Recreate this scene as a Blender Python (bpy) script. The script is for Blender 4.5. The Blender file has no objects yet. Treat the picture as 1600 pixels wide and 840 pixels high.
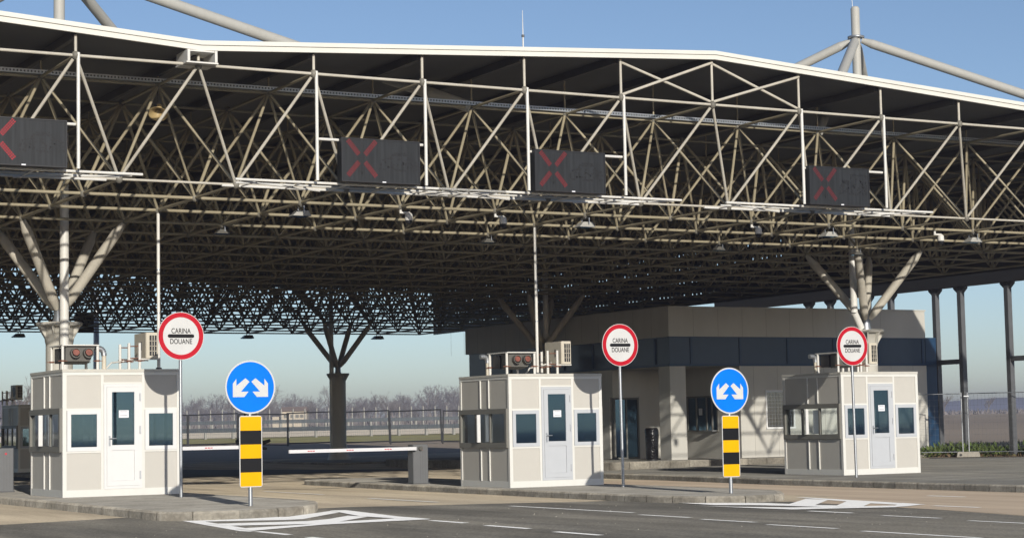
import bpy, math, random
from mathutils import Vector, Matrix
R = math.radians
PI = math.pi
random.seed(7)
S = bpy.context.scene
col = S.collection

# ------------------------------------------------------------------ materials
def nt(name):
    m = bpy.data.materials.new(name); m.use_nodes = True
    t = m.node_tree; t.nodes.clear()
    return m, t, t.nodes, t.links
def mat(name, c, rough=.6, metal=0, var=.12, scale=3., bump=0., bscale=40., c2=None, scale3=None, diff=0., spec=.5, detail=6, stretch=None, dirt=0., dscale=1.2, fine=0., fscale=40., light=0.):
    m, t, N, L = nt(name)
    out = N.new('ShaderNodeOutputMaterial'); p = N.new('ShaderNodeBsdfPrincipled')
    L.new(p.outputs[0], out.inputs[0])
    p.inputs['Roughness'].default_value = rough; p.inputs['Metallic'].default_value = metal
    p.inputs['Specular IOR Level'].default_value = spec
    if 'Diffuse Roughness' in p.inputs: p.inputs['Diffuse Roughness'].default_value = diff
    tc = N.new('ShaderNodeTexCoord'); src = tc.outputs['Object']
    if stretch:
        mp = N.new('ShaderNodeMapping'); mp.inputs['Scale'].default_value = stretch
        L.new(src, mp.inputs[0]); src = mp.outputs[0]
    nz = N.new('ShaderNodeTexNoise'); nz.inputs['Scale'].default_value = scale; nz.inputs['Detail'].default_value = detail
    L.new(src, nz.inputs['Vector'])
    rp = N.new('ShaderNodeValToRGB'); e = rp.color_ramp.elements
    a = [x*(1-var) for x in c]; b = c2 or [min(1, x*(1+var)) for x in c]
    e[0].position = .3; e[1].position = .7
    e[0].color = (*a, 1); e[1].color = (*b, 1)
    L.new(nz.outputs['Fac'], rp.inputs[0])
    colr = rp.outputs[0]
    if dirt:
        n2 = N.new('ShaderNodeTexNoise'); n2.inputs['Scale'].default_value = dscale; n2.inputs['Detail'].default_value = 8
        n2.inputs['Roughness'].default_value = .7
        L.new(src, n2.inputs['Vector'])
        r2 = N.new('ShaderNodeValToRGB'); r2.color_ramp.elements[0].position = .42; r2.color_ramp.elements[1].position = .68
        r2.color_ramp.elements[0].color = (0, 0, 0, 1); r2.color_ramp.elements[1].color = (dirt, dirt, dirt, 1)
        L.new(n2.outputs['Fac'], r2.inputs[0])
        mx = N.new('ShaderNodeMix'); mx.data_type = 'RGBA'
        L.new(r2.outputs[0], mx.inputs[0]); L.new(colr, mx.inputs[6])
        mx.inputs[7].default_value = (c[0]*.45, c[1]*.42, c[2]*.38, 1)
        colr = mx.outputs[2]
    if light:
        n3 = N.new('ShaderNodeTexNoise'); n3.inputs['Scale'].default_value = .16; n3.inputs['Detail'].default_value = 7; n3.inputs['Roughness'].default_value = .65
        mp3 = N.new('ShaderNodeMapping'); mp3.inputs['Scale'].default_value = (3.2, .5, 1); L.new(tc.outputs['Object'], mp3.inputs[0]); L.new(mp3.outputs[0], n3.inputs['Vector'])
        r3 = N.new('ShaderNodeValToRGB'); r3.color_ramp.elements[0].position = .40; r3.color_ramp.elements[1].position = .66
        r3.color_ramp.elements[0].color = (1-light, 1-light, 1-light, 1); r3.color_ramp.elements[1].color = (1+light, 1+light*.9, 1+light*.7, 1)
        L.new(n3.outputs['Fac'], r3.inputs[0])
        m3 = N.new('ShaderNodeMix'); m3.data_type = 'RGBA'; m3.blend_type = 'MULTIPLY'; m3.inputs[0].default_value = 1
        L.new(colr, m3.inputs[6]); L.new(r3.outputs[0], m3.inputs[7]); colr = m3.outputs[2]
    if fine:
        n4 = N.new('ShaderNodeTexNoise'); n4.inputs['Scale'].default_value = fscale; n4.inputs['Detail'].default_value = 3
        L.new(tc.outputs['Object'], n4.inputs['Vector'])
        r4 = N.new('ShaderNodeValToRGB'); r4.color_ramp.elements[0].position = .3; r4.color_ramp.elements[1].position = .7
        r4.color_ramp.elements[0].color = (1-fine, 1-fine, 1-fine, 1); r4.color_ramp.elements[1].color = (1+fine, 1+fine, 1+fine, 1)
        L.new(n4.outputs['Fac'], r4.inputs[0])
        m4 = N.new('ShaderNodeMix'); m4.data_type = 'RGBA'; m4.blend_type = 'MULTIPLY'; m4.inputs[0].default_value = 1
        L.new(colr, m4.inputs[6]); L.new(r4.outputs[0], m4.inputs[7]); colr = m4.outputs[2]
    L.new(colr, p.inputs['Base Color'])
    if bump:
        nb = N.new('ShaderNodeTexNoise'); nb.inputs['Scale'].default_value = bscale; nb.inputs['Detail'].default_value = 4
        L.new(tc.outputs['Object'], nb.inputs['Vector'])
        bp = N.new('ShaderNodeBump'); bp.inputs['Strength'].default_value = bump; bp.inputs['Distance'].default_value = .02
        L.new(nb.outputs['Fac'], bp.inputs['Height']); L.new(bp.outputs[0], p.inputs['Normal'])
    return m
def rib_mat(name, c, freq, axis, rough=.5, strength=.5, dist=.03):
    m = mat(name, c, rough=rough, var=.08, scale=.6, dirt=.25)
    t = m.node_tree; N = t.nodes; L = t.links
    p = next(n for n in N if n.type == 'BSDF_PRINCIPLED')
    tc = next(n for n in N if n.type == 'TEX_COORD')
    w = N.new('ShaderNodeTexWave'); w.wave_type = 'BANDS'; w.bands_direction = axis; w.inputs['Scale'].default_value = freq
    L.new(tc.outputs['Object'], w.inputs['Vector'])
    b = N.new('ShaderNodeBump'); b.inputs['Strength'].default_value = strength; b.inputs['Distance'].default_value = dist
    L.new(w.outputs['Fac'], b.inputs['Height']); L.new(b.outputs[0], p.inputs['Normal'])
    return m
def glass_mat(name, tint=(.25, .33, .36), refl=.16, gc=(.75, .85, .9)):
    m, t, N, L = nt(name)
    out = N.new('ShaderNodeOutputMaterial')
    tr = N.new('ShaderNodeBsdfTransparent'); tr.inputs[0].default_value = (*tint, 1)
    gl = N.new('ShaderNodeBsdfGlossy'); gl.inputs['Roughness'].default_value = .03; gl.inputs[0].default_value = (*gc, 1)
    lw = N.new('ShaderNodeLayerWeight'); fr = N.new('ShaderNodeMath'); fr.operation = 'POWER'; fr.inputs[1].default_value = 4.
    L.new(lw.outputs['Facing'], fr.inputs[0])
    ad = N.new('ShaderNodeMath'); ad.operation = 'ADD'; ad.use_clamp = True; ad.inputs[1].default_value = refl
    mx = N.new('ShaderNodeMixShader')
    L.new(fr.outputs[0], ad.inputs[0]); L.new(ad.outputs[0], mx.inputs[0])
    L.new(tr.outputs[0], mx.inputs[1]); L.new(gl.outputs[0], mx.inputs[2]); L.new(mx.outputs[0], out.inputs[0])
    return m
def perf_mat(name, c, scale=14., thr=.22):
    m, t, N, L = nt(name)
    out = N.new('ShaderNodeOutputMaterial'); p = N.new('ShaderNodeBsdfPrincipled')
    p.inputs['Base Color'].default_value = (*c, 1); p.inputs['Roughness'].default_value = .5
    tr = N.new('ShaderNodeBsdfTransparent'); mx = N.new('ShaderNodeMixShader')
    tc = N.new('ShaderNodeTexCoord')
    v = N.new('ShaderNodeTexVoronoi'); v.inputs['Scale'].default_value = scale; v.inputs['Randomness'].default_value = 0.
    mp = N.new('ShaderNodeMapping'); mp.inputs['Scale'].default_value = (0, 1.0, .55); mp.inputs['Location'].default_value = (0, 0, 0)
    L.new(tc.outputs['Object'], mp.inputs[0]); L.new(mp.outputs[0], v.inputs['Vector'])
    lt = N.new('ShaderNodeMath'); lt.operation = 'LESS_THAN'; lt.inputs[1].default_value = thr
    L.new(v.outputs['Distance'], lt.inputs[0]); L.new(lt.outputs[0], mx.inputs[0])
    L.new(p.outputs[0], mx.inputs[1]); L.new(tr.outputs[0], mx.inputs[2]); L.new(mx.outputs[0], out.inputs[0])
    return m
def emis(name, c, s):
    m, t, N, L = nt(name)
    out = N.new('ShaderNodeOutputMaterial'); p = N.new('ShaderNodeBsdfPrincipled'); L.new(p.outputs[0], out.inputs[0])
    p.inputs['Base Color'].default_value = (*c, 1); p.inputs['Emission Color'].default_value = (*c, 1)
    p.inputs['Emission Strength'].default_value = s; p.inputs['Roughness'].default_value = .4
    return m

M_ = dict(
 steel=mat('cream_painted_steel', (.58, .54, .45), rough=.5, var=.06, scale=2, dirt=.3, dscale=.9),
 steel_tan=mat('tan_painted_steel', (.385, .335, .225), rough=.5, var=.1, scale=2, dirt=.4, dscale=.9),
 steel_white=mat('white_painted_steel', (.78, .76, .70), rough=.45, var=.05, scale=2, dirt=.15),
 column=mat('pale_column_paint', (.60, .575, .50), rough=.6, var=.06, scale=1.5, dirt=.25, stretch=(2, 2, .5)),
 mast=mat('weathered_mast_paint', (.50, .49, .44), rough=.55, var=.12, scale=1.2, dirt=.35, stretch=(1, 1, .4)),
 galv=mat('galvanised_steel', (.46, .48, .50), rough=.42, metal=.75, var=.12, scale=25),
 fascia=mat('white_fascia_sheet', (.78, .76, .68), rough=.4, var=.03, scale=1, dirt=.08),
 roof=rib_mat('corrugated_roof_sheet', (.25, .25, .235), 9., 'Y', strength=.9, dist=.05),
 purlin=mat('dull_purlin_steel', (.10, .095, .085), rough=.6),
 booth_frame=mat('booth_white_frame', (.80, .79, .73), rough=.42, var=.03, scale=1.5, dirt=.10, dscale=1.6),
 booth_panel=mat('booth_cream_panel', (.60, .575, .515), rough=.5, var=.03, scale=1.2, dirt=.09, dscale=1.1),
 booth_cap=mat('booth_roof_cap', (.62, .60, .53), rough=.5, var=.06, dirt=.2),
 pvc_white=mat('white_pvc_door', (.79, .79, .77), rough=.35, var=.02),
 pvc_grey=mat('silver_grey_door', (.56, .58, .60), rough=.38, var=.03),
 dark_frame=mat('grey_brown_window_frame', (.20, .195, .17), rough=.5, var=.06),
 inside=mat('booth_inside', (.60, .59, .55), rough=.7),
 glass=glass_mat('tinted_window_glass', tint=(.38, .44, .46), refl=.34, gc=(.18, .34, .50)),
 glass_clear=glass_mat('clear_sliding_glass', tint=(.94, .96, .96), refl=.005, gc=(.6, .65, .7)),
 paper=mat('white_paper', (.85, .85, .88), rough=.8, var=.01),
 ink=mat('grey_ink', (.35, .35, .38), rough=.8, var=.05),
 rust=mat('rusty_metal', (.20, .085, .05), rough=.75, var=.4, scale=30),
 lens=mat('dull_red_lens', (.26, .085, .06), rough=.45, var=.25, scale=18),
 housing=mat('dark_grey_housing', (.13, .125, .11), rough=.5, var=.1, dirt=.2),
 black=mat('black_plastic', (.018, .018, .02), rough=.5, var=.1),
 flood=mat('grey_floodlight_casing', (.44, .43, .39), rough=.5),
 ac=mat('beige_ac_casing', (.66, .60, .48), rough=.5, var=.05, dirt=.15),
 display=mat('dark_display_face', (.022, .024, .026), rough=.55, var=.35, scale=3, stretch=(6, 6, .35), spec=.3),
 led_red=emis('bright_red_led', (.55, .006, .02), .30), led_red2=emis('dim_red_led', (.34, .006, .012), .06), led_red3=emis('faint_red_led', (.26, .008, .014), .03),
 led_off=mat('unlit_led', (.006, .006, .007), rough=.6, var=.1),
 sign_white=mat('sign_white', (.68, .68, .66), rough=.5, var=.03, scale=3, spec=.25, dirt=.10),
 sign_red=mat('sign_red', (.52, .008, .022), rough=.45, var=.06, spec=.2),
 sign_black=mat('sign_black', (.007, .007, .008), rough=.5, var=.05, spec=.25),
 sign_blue=mat('sign_blue', (.0, .20, .84), rough=.5, var=.06, scale=2, spec=.12),
 sign_yellow=mat('sign_yellow', (.86, .46, .0), rough=.5, var=.05, scale=2, spec=.12),
 sign_back=mat('sign_back_grey', (.40, .41, .42), rough=.5, metal=.4),
 cabinet=mat('grey_barrier_cabinet', (.17, .175, .18), rough=.45, var=.05, dirt=.1),
 barrier_white=mat('barrier_white', (.80, .80, .82), rough=.4, var=.02),
 barrier_red=mat('barrier_red', (.62, .05, .07), rough=.5),
 wall=mat('building_cream_cladding', (.61, .59, .525), rough=.55, var=.04, scale=.8, dirt=.12, dscale=.5, stretch=(1.5, 1.5, .5)),
 wall_joint=mat('cladding_joint', (.30, .28, .24), rough=.7),
 blue_panel=mat('dark_blue_cladding', (.03, .06, .105), rough=.28, var=.06),
 blue_trim=mat('blue_trim', (.014, .05, .11), rough=.35, var=.06),
 dark_steel=mat('dark_grey_post_paint', (.12, .125, .13), rough=.55, var=.08, dirt=.2),
 edge_shade=mat('shade_darkened_edge', (.035, .034, .033), rough=.7, var=.1),  # near-black colour stands in for shade the edge beam does not receive
 bag=mat('black_bin_bag', (.012, .012, .013), rough=.18, var=.2, scale=6, bump=1., bscale=14),
 concrete_block=mat('precast_concrete', (.45, .42, .36), rough=.9, diff=1, var=.15, scale=8, bump=.4),
 kerb=mat('kerb_stone', (.33, .305, .255), rough=.9, diff=1, var=.24, scale=1.6, bump=.6, bscale=40, dirt=.6, dscale=2.2, spec=.2, fine=.2, fscale=14),
 kerb2=mat('kerb_stone_dark', (.29, .27, .225), rough=.9, diff=1, var=.24, scale=1.6, bump=.6, bscale=40, dirt=.6, dscale=2.2, spec=.2, fine=.2, fscale=14),
 kerb3=mat('kerb_stone_pale', (.38, .35, .29), rough=.9, diff=1, var=.2, scale=1.6, bump=.6, bscale=40, dirt=.5, dscale=2.2, spec=.2, fine=.2, fscale=14),
 kerb_gap=mat('kerb_joint', (.13, .12, .10), rough=1),
 paving=mat('island_paving', (.30, .285, .25), rough=.95, diff=1, var=.14, scale=1.4, bump=.3, bscale=70, dirt=.45, dscale=.9, spec=.2, fine=.18, fscale=20, light=.12),
 plaza=mat('worn_plaza_concrete', (.20, .195, .175), rough=.95, diff=1, var=.22, scale=.6, stretch=(.35, 2.2, 1), bump=.3, bscale=60, dirt=.55, dscale=.8, spec=.2, fine=.2, fscale=16, light=.25),
 lane=mat('tan_concrete_lane', (.39, .335, .25), rough=.95, diff=1, var=.12, scale=.55, stretch=(2.4, .25, 1), bump=.25, bscale=60, dirt=.35, dscale=.7, spec=.2, fine=.15, fscale=18, light=.16),
 lane_dark=mat('dark_lane_floor', (.05, .05, .05), rough=.9, var=.2, scale=.5, stretch=(1.6, .35, 1), bump=.5, bscale=130),
 lane_brown=mat('brown_concrete_lane', (.37, .30, .225), rough=.95, diff=1, var=.14, scale=.6, stretch=(2.4, .25, 1), bump=.25, bscale=60, dirt=.25, dscale=.7, spec=.2),
 asphalt=mat('grey_asphalt', (.18, .171, .148), rough=.92, diff=1, var=.2, scale=.5, stretch=(1.6, .35, 1), bump=.5, bscale=130, dirt=.3, dscale=1.1, spec=.25, fine=.35, fscale=24, light=.3),
 marking=mat('road_paint', (.72, .72, .70), rough=.8, diff=1, var=.12, scale=5, dirt=.35, dscale=5),
 earth=mat('winter_field_soil', (.15, .12, .095), rough=1, diff=1, var=.25, scale=.02, c2=(.19, .155, .115)),
 verge=mat('yellow_green_verge', (.22, .185, .075), rough=1, diff=1, var=.35, scale=.25, c2=(.17, .165, .06), bump=.6, bscale=8),
 far_road=mat('far_carriageway', (.42, .37, .29), rough=.95, diff=1, var=.08),
 rail=mat('guard_rail_steel', (.06, .075, .085), rough=.5, metal=.3, var=.1),
 rail_post=mat('pale_rail_post', (.36, .345, .30), rough=.7, var=.1),
 fence_dark=mat('dark_fence_tube', (.03, .032, .035), rough=.6),
 fence_wire=mat('fence_wire', (.22, .23, .24), rough=.5, metal=.3),
 bark=mat('bare_tree_bark', (.25, .225, .22), rough=.95, var=.25, scale=2),
 bark2=mat('bare_twig_brown', (.25, .22, .20), rough=.95, var=.25, scale=2),
 weed=mat('green_weed_leaf', (.10, .17, .03), rough=.7, var=.4, scale=1.6, c2=(.17, .22, .05)),
 weed_dry=mat('dry_brown_stalk', (.17, .115, .06), rough=.9, var=.3, scale=3),
 hedge=mat('dark_hedge_leaf', (.022, .027, .028), rough=.9, var=.3),
 house_wall=mat('pale_house_render', (.60, .52, .40), rough=.8, var=.06),
 house_roof=mat('faded_roof_tile', (.26, .20, .17), rough=.85, var=.15),
 hill=mat('distant_hill', (.10, .105, .10), rough=1, var=.2, scale=.004),
 horn=mat('ivory_horn', (.50, .37, .17), rough=.45, var=.08),
)
def kerb_bump():
    # kerb stone joints: thin dark lines across the run
    return
# ------------------------------------------------------------------ mesh builder
class MB:
    def __init__(s): s.v = []; s.f = []; s.sm = []; s.mi = []; s.cur = 0
    def add(s, vs, fs, smooth=False):
        b = len(s.v); s.v += [tuple(v) for v in vs]
        for f in fs: s.f.append([b+i for i in f]); s.sm.append(smooth); s.mi.append(s.cur)
    def box(s, x0, x1, y0, y1, z0, z1):
        v = [(x, y, z) for z in (z0, z1) for y in (y0, y1) for x in (x0, x1)]
        s.add(v, [(0, 2, 3, 1), (4, 5, 7, 6), (0, 1, 5, 4), (2, 6, 7, 3), (0, 4, 6, 2), (1, 3, 7, 5)])
    def bbox(s, x0, x1, y0, y1, z0, z1, b=.01):   # box with chamfered vertical edges
        p = [(x0+b, y0), (x1-b, y0), (x1, y0+b), (x1, y1-b), (x1-b, y1), (x0+b, y1), (x0, y1-b), (x0, y0+b)]
        s.prism(p, z0, z1)
    def prism(s, poly, z0, z1):
        n = len(poly)
        zs0 = z0 if callable(z0) else (lambda x, y: z0); zs1 = z1 if callable(z1) else (lambda x, y: z1)
        v = [(x, y, zs0(x, y)) for x, y in poly]+[(x, y, zs1(x, y)) for x, y in poly]
        s.add(v, [list(range(n))[::-1], list(range(n, 2*n))]+[(i, (i+1) % n, n+(i+1) % n, n+i) for i in range(n)])
    def xz(s, poly, y0, y1):   # polygon in x,z extruded along y
        n = len(poly)
        v = [(x, y0, z) for x, z in poly]+[(x, y1, z) for x, z in poly]
        s.add(v, [list(range(n)), list(range(n, 2*n))[::-1]]+[((i+1) % n, i, n+i, n+(i+1) % n) for i in range(n)])
    def tube(s, p, q, r, n=8, r2=None, cap=True):
        p = Vector(p); q = Vector(q); d = q-p
        if d.length < 1e-6: return
        a = d.to_track_quat('Z', 'Y'); r2 = r if r2 is None else r2
        v = []
        for c, rr in ((p, r), (q, r2)):
            for i in range(n):
                t = 2*PI*i/n; v.append(c+a @ Vector((rr*math.cos(t), rr*math.sin(t), 0)))
        s.add(v, [(i, (i+1) % n, n+(i+1) % n, n+i) for i in range(n)], True)
        if cap: s.add(v, [list(range(n))[::-1], list(range(n, 2*n))])
    def path(s, pts, r, n=8):
        for a, b in zip(pts, pts[1:]): s.tube(a, b, r, n)
    def lathe(s, prof, c=(0, 0, 0), n=24, smooth=True):
        v = []
        for r, z in prof:
            for i in range(n):
                t = 2*PI*i/n; v.append((c[0]+r*math.cos(t), c[1]+r*math.sin(t), c[2]+z))
        f = []
        for k in range(len(prof)-1):
            for i in range(n):
                f.append((k*n+i, k*n+(i+1) % n, (k+1)*n+(i+1) % n, (k+1)*n+i))
        s.add(v, f, smooth)
        s.add([v[i] for i in range(n)], [list(range(n))[::-1]])
        m = len(prof)-1
        s.add([v[m*n+i] for i in range(n)], [list(range(n))])
    def disc(s, c, r, y0, y1, n=40, r0=0):   # disc (or ring) facing -y at centre (x,z)
        if r0 <= 0: s.xz([(c[0]+r*math.cos(2*PI*i/n), c[1]+r*math.sin(2*PI*i/n)) for i in range(n)], y0, y1); return
        v = []
        for y in (y0, y1):
            for rr in (r, r0):
                v += [(c[0]+rr*math.cos(2*PI*i/n), y, c[1]+rr*math.sin(2*PI*i/n)) for i in range(n)]
        f = []
        for i in range(n):
            j = (i+1) % n
            f += [(i, j, n+j, n+i), (2*n+i, 3*n+i, 3*n+j, 2*n+j), (j, i, 2*n+i, 2*n+j), (n+i, n+j, 3*n+j, 3*n+i)]
        s.add(v, f)
    def build(s, name, m, parent=None, origin=None, mats=None):
        me = bpy.data.meshes.new(name)
        v = s.v
        if origin is not None: v = [(a-origin[0], b-origin[1], c-origin[2]) for a, b, c in v]
        me.from_pydata(v, [], s.f)
        me.polygons.foreach_set('use_smooth', s.sm)
        for k in (mats or [m]): me.materials.append(k)
        if mats: me.polygons.foreach_set('material_index', s.mi)
        me.update()
        o = bpy.data.objects.new(name, me); col.objects.link(o)
        if parent is not None: o.parent = parent
        elif origin is not None: o.location = origin
        return o
def tag(o, label=None, cat=None, group=None, kind=None):
    if label: o['label'] = label
    if cat: o['category'] = cat
    if group: o['group'] = group
    if kind: o['kind'] = kind
    return o
def thing(name, loc, label, cat, group=None, rz=0):
    o = bpy.data.objects.new(name, None); col.objects.link(o); o.location = loc; o.rotation_euler = (0, 0, rz)
    o.empty_display_size = .2
    return tag(o, label, cat, group)
def copy_tree(o, parent=None):
    c = o.copy(); col.objects.link(c); c.parent = parent
    for ch in list(o.children): copy_tree(ch, c)
    return c
def text_mesh(txt, size, sx=1., name='lettering', m=None, parent=None, loc=(0, 0, 0), depth=.002, off=0.):
    cu = bpy.data.curves.new(name, 'FONT'); cu.body = txt; cu.size = size; cu.align_x = 'CENTER'; cu.align_y = 'CENTER'
    cu.extrude = depth; cu.offset = off
    to = bpy.data.objects.new('tmp', cu); col.objects.link(to)
    dg = bpy.context.evaluated_depsgraph_get()
    me = bpy.data.meshes.new_from_object(to.evaluated_get(dg))
    bpy.data.objects.remove(to)
    me.transform(Matrix.Rotation(PI/2, 4, 'X') @ Matrix.Diagonal((sx, 1, 1, 1)))
    me.materials.clear(); me.materials.append(m)
    me.name = name
    o = bpy.data.objects.new(name, me); col.objects.link(o); o.parent = parent; o.location = loc
    return o

# ------------------------------------------------------------------ grid of the canopy
MOD = 2.4; X0 = 4.2493*MOD; Y0 = 34.925; DY = 2.3918
ZB, ZT = 6.32, 8.44
def gx(n): return X0+n*MOD
def gy(j): return Y0+j*DY
def zr(n):   # folded roof: valleys at n = 1, 11 ; ridges at n = -4, 6
    if n > 11: return 8.88+.02*(n-11)
    t = abs(((n-1) % 10)); t = min(t, 10-t)
    return 8.88+.74*t/5

# ------------------------------------------------------------------ ground heights
def g(x, y=0):
    t = min(1, max(0, (x-15)/6)); return -.06-.13*t
def far(x, y):
    d = .486*x+.874*y
    P = [(0, 0), (96, 0), (115, .42), (145, .95), (180, 1.55), (250, 2.0), (600, 2.7), (3000, 4)]
    if d <= 0: return 0
    for (a, b), (c, e) in zip(P, P[1:]):
        if d <= c: return b+(e-b)*(d-a)/(c-a)
    return 4
def ground_z(x, y): return g(x)+far(x, y)
def grid_sheet(name, xs, ys, dz, m, inside=None, kind='structure'):
    v = [(x, y, ground_z(x, y)+dz) for y in ys for x in xs]; nx = len(xs)
    f = [(j*nx+i, j*nx+i+1, (j+1)*nx+i+1, (j+1)*nx+i) for j in range(len(ys)-1) for i in range(nx-1)
         if inside is None or inside((xs[i]+xs[i+1])/2, (ys[j]+ys[j+1])/2)]
    me = bpy.data.meshes.new(name); me.from_pydata(v, [], f); me.materials.append(m); me.update()
    o = bpy.data.objects.new(name, me); col.objects.link(o); o['kind'] = kind
    return o
def frange(a, b, n): return [a+(b-a)*i/n for i in range(n+1)]
xs = [-2500, -1200, -600, -300, -150, -60, -20, 0, 8, 15, 17, 19, 21, 30, 45, 60]+list(range(75, 330, 15))+[400, 600, 1000, 1800, 3000]
ys = [-400, -100, -30, 0, 20, 40, 60, 80]+list(range(90, 320, 10))+[360, 450, 600, 900, 1500, 2500, 4000]
grid_sheet('ground', xs, ys, -.012, M_['earth'])
def poly_sheet(name, poly, dz, m, hz=None, kind='structure'):
    """flat polygon that follows the ground (cut in strips where the cross fall changes)"""
    me = bpy.data.meshes.new(name)
    import bmesh
    bm = bmesh.new(); bm.faces.new([bm.verts.new((x, y, 0)) for x, y in poly])
    for cx in (15, 17, 19, 21):
        bmesh.ops.bisect_plane(bm, geom=bm.verts[:]+bm.edges[:]+bm.faces[:], plane_co=(cx, 0, 0), plane_no=(1, 0, 0))
    for cy in range(-100, 320, 10):
        if min(p[1] for p in poly) < cy < max(p[1] for p in poly) and cy > 90:
            bmesh.ops.bisect_plane(bm, geom=bm.verts[:]+bm.edges[:]+bm.faces[:], plane_co=(0, cy, 0), plane_no=(0, 1, 0))
    bmesh.ops.triangulate(bm, faces=bm.faces[:])
    for v in bm.verts: v.co.z = (hz if hz is not None else ground_z(v.co.x, v.co.y))+dz
    bm.normal_update()
    for f in bm.faces:
        if f.normal.z < 0: f.normal_flip()
    bm.to_mesh(me); bm.free(); me.materials.append(m)
    o = bpy.data.objects.new(name, me); col.objects.link(o); o['kind'] = kind
    return o
poly_sheet('lane_pavement', [(-60, 10), (60, 10), (60, 94), (-60, 94)], -.004, M_['lane'])
poly_sheet('lane_surface', [(-60, 66), (34.6, 66), (34.6, 93.9), (-60, 93.9)], 0., M_['lane_dark'])  # rear lane floor in a darker colour than the tan lanes
poly_sheet('road', [(-80, -40), (19, -40), (20.8, 10), (22.3, 23.2), (22.9, 26), (23.5, 31), (21.5, 34.75), (19.1, 34.5), (14.6, 33.7), (10.7, 33.2), (8, 32.3), (-80, 16)], 0., M_['asphalt'])
poly_sheet('lane_surface', [(25.6, 10), (29.4, 10), (30.6, 46.5), (25.6, 46.5)], 0., M_['lane_brown'])
poly_sheet('lane_surface', [(20.9, 10), (25.597, 10), (25.597, 32), (23.55, 31.2), (22.95, 26), (22.4, 23.2)], 0., M_['lane_brown'])

# ------------------------------------------------------------------ traffic islands
def round_poly(pts, r, n=6):
    out = []
    N = len(pts)
    for i in range(N):
        a, b, c = Vector(pts[i-1]), Vector(pts[i]), Vector(pts[(i+1) % N])
        u = (a-b); v = (c-b); rr = min(r, u.length*.48, v.length*.48); u.normalize(); v.normalize()
        p, q = b+u*rr, b+v*rr
        for k in range(n+1):
            t = k/n; out.append(tuple((1-t)**2*p+2*t*(1-t)*b+t*t*q))
    return out
def inset(poly, d):
    n = len(poly); out = []
    A = sum(poly[i][0]*poly[(i+1) % n][1]-poly[(i+1) % n][0]*poly[i][1] for i in range(n))
    sg = 1 if A > 0 else -1
    for i in range(n):
        a, b, c = Vector(poly[i-1]), Vector(poly[i]), Vector(poly[(i+1) % n])
        e = (c-a)
        if e.length < 1e-6: out.append(tuple(b)); continue
        e.normalize(); out.append((b.x-e.y*d*sg, b.y+e.x*d*sg))
    return out
def island(name, pts, z, r, top='paving'):
    o = round_poly(pts, r); i = inset(o, .14)
    k = MB(); n = len(o)
    # kerb ring with separate stones
    per = [0]
    for a, b in zip(o, o[1:]+o[:1]): per.append(per[-1]+math.dist(a, b))
    v = []; f = []
    def gz(x, y): return ground_z(x, y)-.05
    pts2 = []; 
    L = per[-1]; step = .8; cuts = sorted(set([round(p, 4) for p in per[:-1]]+[round(q*step, 4) for q in range(int(L/step))]+[round(q*step+.016, 4) for q in range(int(L/step))]))
    def at(s, poly):
        for m in range(n):
            if s <= per[m+1]+1e-6:
                t = (s-per[m])/max(1e-9, per[m+1]-per[m]); a = poly[m]; b = poly[(m+1) % n]
                return (a[0]+(b[0]-a[0])*t, a[1]+(b[1]-a[1])*t)
        return poly[0]
    for c0, c1 in zip(cuts, cuts[1:]+[L]):
        joint = (c1-c0) < .0165 and abs((c0/step)-round(c0/step)) < 1e-3
        a, b = at(c0, o), at(c1, o); ai, bi = at(c0, i), at(c1, i)
        dz = -.014 if joint else 0
        sh = .03
        at_, bt_ = (a[0]+(ai[0]-a[0])*.2, a[1]+(ai[1]-a[1])*.2), (b[0]+(bi[0]-b[0])*.2, b[1]+(bi[1]-b[1])*.2)
        if joint: a, b = at_, bt_; k.cur = 3
        else: k.cur = (0, 2, 0, 1, 0, 0, 2, 1, 0, 2, 0)[int(c0/step+.001) % 11]
        k.add([(*a, gz(*a)), (*b, gz(*b)), (*b, z-sh+dz), (*a, z-sh+dz), (*bt_, z+dz), (*at_, z+dz), (*bi, z+dz), (*ai, z+dz)],
              [(0, 1, 2, 3), (3, 2, 4, 5), (5, 4, 6, 7)])
    kb = k.build(name+'_kerb', None, mats=[M_['kerb'], M_['kerb2'], M_['kerb3'], M_['kerb_gap']]); kb['kind'] = 'structure'
    poly_sheet(name+'_pavement', i, -.003, M_[top], hz=z)
island('island', [(10.55, 52.6), (10.7, 40), (10.55, 30.9), (12.0, 30.6), (13.4, 31.4), (14.45, 33.6), (14.35, 52.6)], .09, .8)
island('island_middle', [(22.35, 53.6), (21.85, 45), (21.5, 33.4), (21.75, 31.9), (22.6, 31.2), (23.7, 31.5), (24.95, 33.3), (25.2, 40), (25.3, 53.4)], -.05, .8)
island('plaza', [(29.0, 12), (29.15, 32), (29.4, 39.5), (30.2, 46.4), (30.5, 51.6), (36, 53.2), (47.0, 54.5), (48.9, 53.4), (57, 36), (57, 12)], -.04, .8, 'plaza')
island('island_rear', [(10.2, 60), (14.8, 60), (14.8, 88), (10.2, 88)], .06, .8)
island('island_back', [(34.6, 78.5), (38.4, 78.5), (38.4, 88), (34.6, 88)], -.05, .8)
island('building_walkway', [(34.7, 55.4), (47.8, 55.0), (50.6, 56.2), (50.6, 74), (34.7, 74)], .13, .5, 'plaza')
island('island_booth_rear', [(19.2, 68), (23.4, 68), (23.4, 88), (19.2, 88)], -.05, .8)

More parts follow.
